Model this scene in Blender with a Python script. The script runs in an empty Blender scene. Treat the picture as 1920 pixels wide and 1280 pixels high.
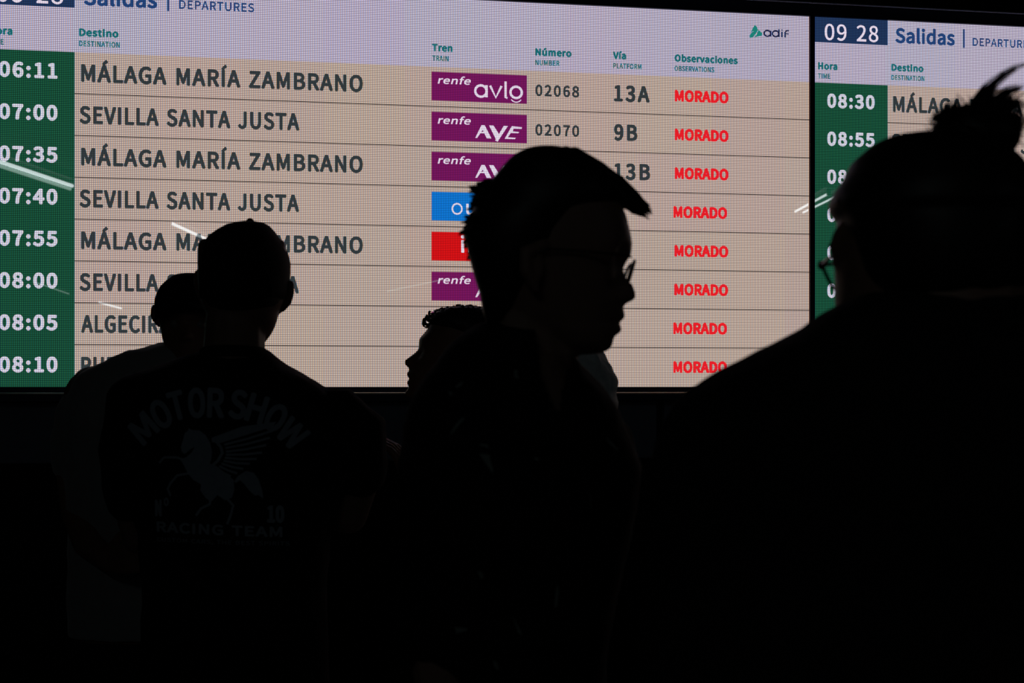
import bpy, bmesh, math, random, json
import numpy as np
from mathutils import Vector, Matrix
from mathutils.bvhtree import BVHTree
from mathutils.geometry import tessellate_polygon
random.seed(7)
sc = bpy.context.scene
COL = sc.collection
# ---------------------------------------------------------------- camera, world, exposure
F = 2860.0            # focal length in pixels of a 1920 wide frame
EYE = 1.45            # camera height
HOR = 725.0           # row of the horizon
cd = bpy.data.cameras.new('camera'); cam = bpy.data.objects.new('camera', cd); COL.objects.link(cam)
cam.location = (0, 0, EYE); cam.rotation_euler = (math.pi/2, 0, 0)
cd.sensor_width = 36; cd.lens = 36*F/1920; cd.shift_y = (HOR-640)/1920
cd.dof.use_dof = True; cd.dof.focus_distance = 6.0; cd.dof.aperture_fstop = 9.0
cd.clip_start = .05
sc.camera = cam
w = bpy.data.worlds.new('world'); sc.world = w; w.use_nodes = True
bg = w.node_tree.nodes['Background']
bg.inputs[0].default_value = (.62, .80, 1, 1); bg.inputs[1].default_value = .0017
sc.view_settings.view_transform = 'Standard'; sc.view_settings.look = 'None'
sc.view_settings.exposure = 0; sc.view_settings.gamma = 1; sc.view_settings.use_curve_mapping = False
sc.cycles.max_bounces = 5; sc.cycles.diffuse_bounces = 2; sc.cycles.glossy_bounces = 3; sc.cycles.transmission_bounces = 4

# ---------------------------------------------------------------- helpers
def W(px, py, Y, dy=0.0):
    return Vector(((px-960)/F*Y, Y+dy, EYE+(HOR-py)/F*Y))

def lin(c):
    c = c/255.0
    return c/12.92 if c <= .04045 else ((c+.055)/1.055)**2.4
def rgb(r, g, b): return (lin(r), lin(g), lin(b), 1)

def mat(name, col, rough=.7, spec=.3, metal=0, noise=0.0, nscale=20, bump=0.0, bscale=200, emit=None, estr=1, sheen=0):
    m = bpy.data.materials.new(name); m.use_nodes = True
    nt = m.node_tree; b = nt.nodes['Principled BSDF']
    b.inputs['Base Color'].default_value = col; b.inputs['Roughness'].default_value = rough
    b.inputs['Metallic'].default_value = metal; b.inputs['Specular IOR Level'].default_value = spec
    if sheen: b.inputs['Sheen Weight'].default_value = sheen
    tc = nt.nodes.new('ShaderNodeTexCoord')
    if noise:
        n = nt.nodes.new('ShaderNodeTexNoise'); n.inputs['Scale'].default_value = nscale; n.inputs['Detail'].default_value = 5
        nt.links.new(tc.outputs['Object'], n.inputs['Vector'])
        mr = nt.nodes.new('ShaderNodeMapRange'); mr.inputs['To Min'].default_value = 1-noise; mr.inputs['To Max'].default_value = 1+noise
        nt.links.new(n.outputs['Fac'], mr.inputs['Value'])
        mx = nt.nodes.new('ShaderNodeVectorMath'); mx.operation = 'SCALE'; mx.inputs[0].default_value = col[:3]
        nt.links.new(mr.outputs[0], mx.inputs['Scale']); nt.links.new(mx.outputs[0], b.inputs['Base Color'])
    if bump:
        n = nt.nodes.new('ShaderNodeTexNoise'); n.inputs['Scale'].default_value = bscale
        nt.links.new(tc.outputs['Object'], n.inputs['Vector'])
        bp = nt.nodes.new('ShaderNodeBump'); bp.inputs['Strength'].default_value = bump; bp.inputs['Distance'].default_value = .002
        nt.links.new(n.outputs['Fac'], bp.inputs['Height']); nt.links.new(bp.outputs[0], b.inputs['Normal'])
    if emit:
        b.inputs['Emission Color'].default_value = emit; b.inputs['Emission Strength'].default_value = estr
    return m

PITCH = .165/23
def led(name, col, amp=.62, dark=1.0):
    """a lit LED surface: diode grid (each channel a little offset), module tint, glossy cover"""
    m = bpy.data.materials.new(name); m.use_nodes = True; nt = m.node_tree
    b = nt.nodes['Principled BSDF']; N = nt.nodes.new; L = nt.links.new
    b.inputs['Base Color'].default_value = (.004, .004, .005, 1); b.inputs['Roughness'].default_value = .012
    b.inputs['Specular IOR Level'].default_value = 1.0
    tc = N('ShaderNodeTexCoord'); sp = N('ShaderNodeSeparateXYZ'); L(tc.outputs['Object'], sp.inputs[0])
    def mth(op, a, bb=None, c=None):
        n = N('ShaderNodeMath'); n.operation = op
        for i, v in enumerate((a, bb, c)):
            if v is None: continue
            if isinstance(v, (int, float)): n.inputs[i].default_value = v
            else: L(v, n.inputs[i])
        return n.outputs[0]
    k = 2*math.pi/PITCH
    cz = mth('MULTIPLY_ADD', mth('COSINE', mth('MULTIPLY', sp.outputs['Z'], k)), .5, .5)
    # module tint
    fx = mth('FLOOR', mth('DIVIDE', sp.outputs['X'], PITCH*46)); fz = mth('FLOOR', mth('DIVIDE', sp.outputs['Z'], PITCH*46))
    cv = N('ShaderNodeCombineXYZ'); L(fx, cv.inputs[0]); L(fz, cv.inputs[1])
    wn = N('ShaderNodeTexWhiteNoise'); wn.noise_dimensions = '3D'; L(cv.outputs[0], wn.inputs['Vector'])
    sw = N('ShaderNodeSeparateColor'); L(wn.outputs['Color'], sw.inputs[0])
    out = N('ShaderNodeCombineColor')
    for i, ph in enumerate((-.14, 0, .14)):
        ph *= 2*math.pi
        cx = mth('MULTIPLY_ADD', mth('COSINE', mth('MULTIPLY_ADD', sp.outputs['X'], k, ph)), .5, .5)
        g = mth('MULTIPLY', cx, cz)                       # mean .25
        g = mth('MULTIPLY_ADD', g, amp*4, 1-amp)
        g = mth('MAXIMUM', g, 0)
        t = mth('MULTIPLY_ADD', sw.outputs[i], .04, .98)
        v = mth('MULTIPLY', mth('MULTIPLY', g, t), col[i])
        L(v, out.inputs[i])
    L(out.outputs[0], b.inputs['Emission Color']); b.inputs['Emission Strength'].default_value = dark
    return m

def newobj(name, me, parent=None, m=None):
    o = bpy.data.objects.new(name, me); COL.objects.link(o)
    if parent is not None: o.parent = parent
    if m is not None:
        for x in (m if isinstance(m, (list, tuple)) else [m]): me.materials.append(x)
    return o
def empty(name, label, cat, loc=(0,0,0), rz=0, group=None):
    o = bpy.data.objects.new(name, None); COL.objects.link(o); o.location = loc; o.rotation_euler = (0,0,rz)
    o.empty_display_size = .1; o['label'] = label; o['category'] = cat
    if group: o['group'] = group
    return o

class MB:
    def __init__(s): s.v = []; s.f = []; s.mi = []
    def add(s, vs, fs, mi=0):
        n = len(s.v); s.v += [tuple(v) for v in vs]; s.f += [tuple(i+n for i in f) for f in fs]; s.mi += [mi]*len(fs)
    def box(s, x0, x1, y0, y1, z0, z1, mi=0):
        vs = [(x,y,z) for z in (z0,z1) for y in (y0,y1) for x in (x0,x1)]
        s.add(vs, [(0,2,3,1),(4,5,7,6),(0,1,5,4),(2,6,7,3),(0,4,6,2),(1,3,7,5)], mi)
    def mesh(s, name='mesh', smooth=False, weld=0, fix=True):
        me = bpy.data.meshes.new(name); me.from_pydata(s.v, [], s.f)
        for p, i in zip(me.polygons, s.mi): p.material_index = i; p.use_smooth = smooth
        if fix:
            bm = bmesh.new(); bm.from_mesh(me)
            if weld: bmesh.ops.remove_doubles(bm, verts=bm.verts, dist=weld)
            bmesh.ops.recalc_face_normals(bm, faces=bm.faces); bm.to_mesh(me); bm.free()
        me.update(); return me
    def loft(s, rings, close=True, mi=0):
        n = len(rings[0]); vs = [p for r in rings for p in r]; fs = []
        for i in range(len(rings)-1):
            for j in range(n):
                k = (j+1) % n
                fs.append((i*n+j, i*n+k, (i+1)*n+k, (i+1)*n+j))
        if close:
            for ri in (0, len(rings)-1):
                c = sum((Vector(p) for p in rings[ri]), Vector())/n; vs.append(c); ci = len(vs)-1
                for j in range(n):
                    k = (j+1) % n
                    fs.append((ri*n+k, ri*n+j, ci) if ri == 0 else (ri*n+j, ri*n+k, ci))
        s.add(vs, fs, mi)
    def tube(s, pts, rad, seg=12, caps=True, flat=None, mi=0):
        pts = [Vector(p) for p in pts]; n = len(pts)
        if isinstance(rad, (int, float)): rad = [rad]*n
        tg = []
        for i in range(n):
            a = pts[max(i-1,0)]; b = pts[min(i+1,n-1)]; tg.append((b-a).normalized())
        up = Vector((0,0,1)) if abs(tg[0].z) < .9 else Vector((0,1,0))
        if flat is not None: up = Vector(flat)
        rings = []
        def ring(c, t, r):
            nonlocal up
            sx = t.cross(up); sx = sx.normalized() if sx.length > 1e-6 else t.orthogonal().normalized()
            uu = sx.cross(t).normalized(); 
            if flat is None: up = uu
            k = .5 if flat is not None else 1
            return [c + sx*math.cos(a)*r + uu*math.sin(a)*r*k for a in [2*math.pi*j/seg for j in range(seg)]]
        if caps:
            for q in (.25, .6, .87): 
                rings.append(ring(pts[0]-tg[0]*rad[0]*math.sqrt(1-q*q)*(.5 if flat is not None else 1), tg[0], rad[0]*q))
        for p, t, r in zip(pts, tg, rad): rings.append(ring(p, t, r))
        if caps:
            for q in (.87, .6, .25):
                rings.append(ring(pts[-1]+tg[-1]*rad[-1]*math.sqrt(1-q*q)*(.5 if flat is not None else 1), tg[-1], rad[-1]*q))
        s.loft(rings, mi=mi)
    def ell(s, c, r, seg=20, rings=12, mi=0, rot=None):
        c = Vector(c); rr = []
        for i in range(1, rings):
            th = math.pi*i/rings
            ring = []
            for j in range(seg):
                a = 2*math.pi*j/seg
                p = Vector((r[0]*math.sin(th)*math.cos(a), r[1]*math.sin(th)*math.sin(a), -r[2]*math.cos(th)))
                if rot: p = rot @ p
                ring.append(c+p)
            rr.append(ring)
        s.loft(rr, mi=mi)
    def rows(s, rows, seg=40, ex=2.5, mi=0):
        """rows: (z, xl, xr, yc, hd)"""
        rows = sorted(rows); rr = []
        for z, xl, xr, yc, hd in rows:
            xc = (xl+xr)/2; hw = (xr-xl)/2; ring = []
            for j in range(seg):
                a = 2*math.pi*j/seg; c, sn = math.cos(a), math.sin(a)
                ring.append((xc+hw*math.copysign(abs(c)**(2/ex), c), yc+hd*math.copysign(abs(sn)**(2/ex), sn), z))
            rr.append(ring)
        s.loft(rr, mi=mi)

def remeshed(mb, name, parent, m, voxel=.006, smooth=4, fold=0.0, fscale=.09, fac=.5):
    o = newobj(name, mb.mesh(name), parent, m)
    r = o.modifiers.new('r', 'REMESH'); r.mode = 'VOXEL'; r.voxel_size = voxel; r.use_smooth_shade = True
    if smooth:
        s = o.modifiers.new('s', 'SMOOTH'); s.iterations = smooth; s.factor = fac
    if fold:
        t = bpy.data.textures.new('folds', 'CLOUDS'); t.noise_scale = fscale; t.noise_depth = 3
        d = o.modifiers.new('d', 'DISPLACE'); d.texture = t; d.strength = fold; d.mid_level = .5; d.texture_coords = 'LOCAL'
    dg = bpy.context.evaluated_depsgraph_get()
    me = bpy.data.meshes.new_from_object(o.evaluated_get(dg)); o.modifiers.clear(); o.data = me
    for p in me.polygons: p.use_smooth = True
    return o

def interp(rows, x):
    rows = sorted(rows); xs = [r[0] for r in rows]; ys = [r[1] for r in rows]
    return float(np.interp(x, xs, ys))

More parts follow.
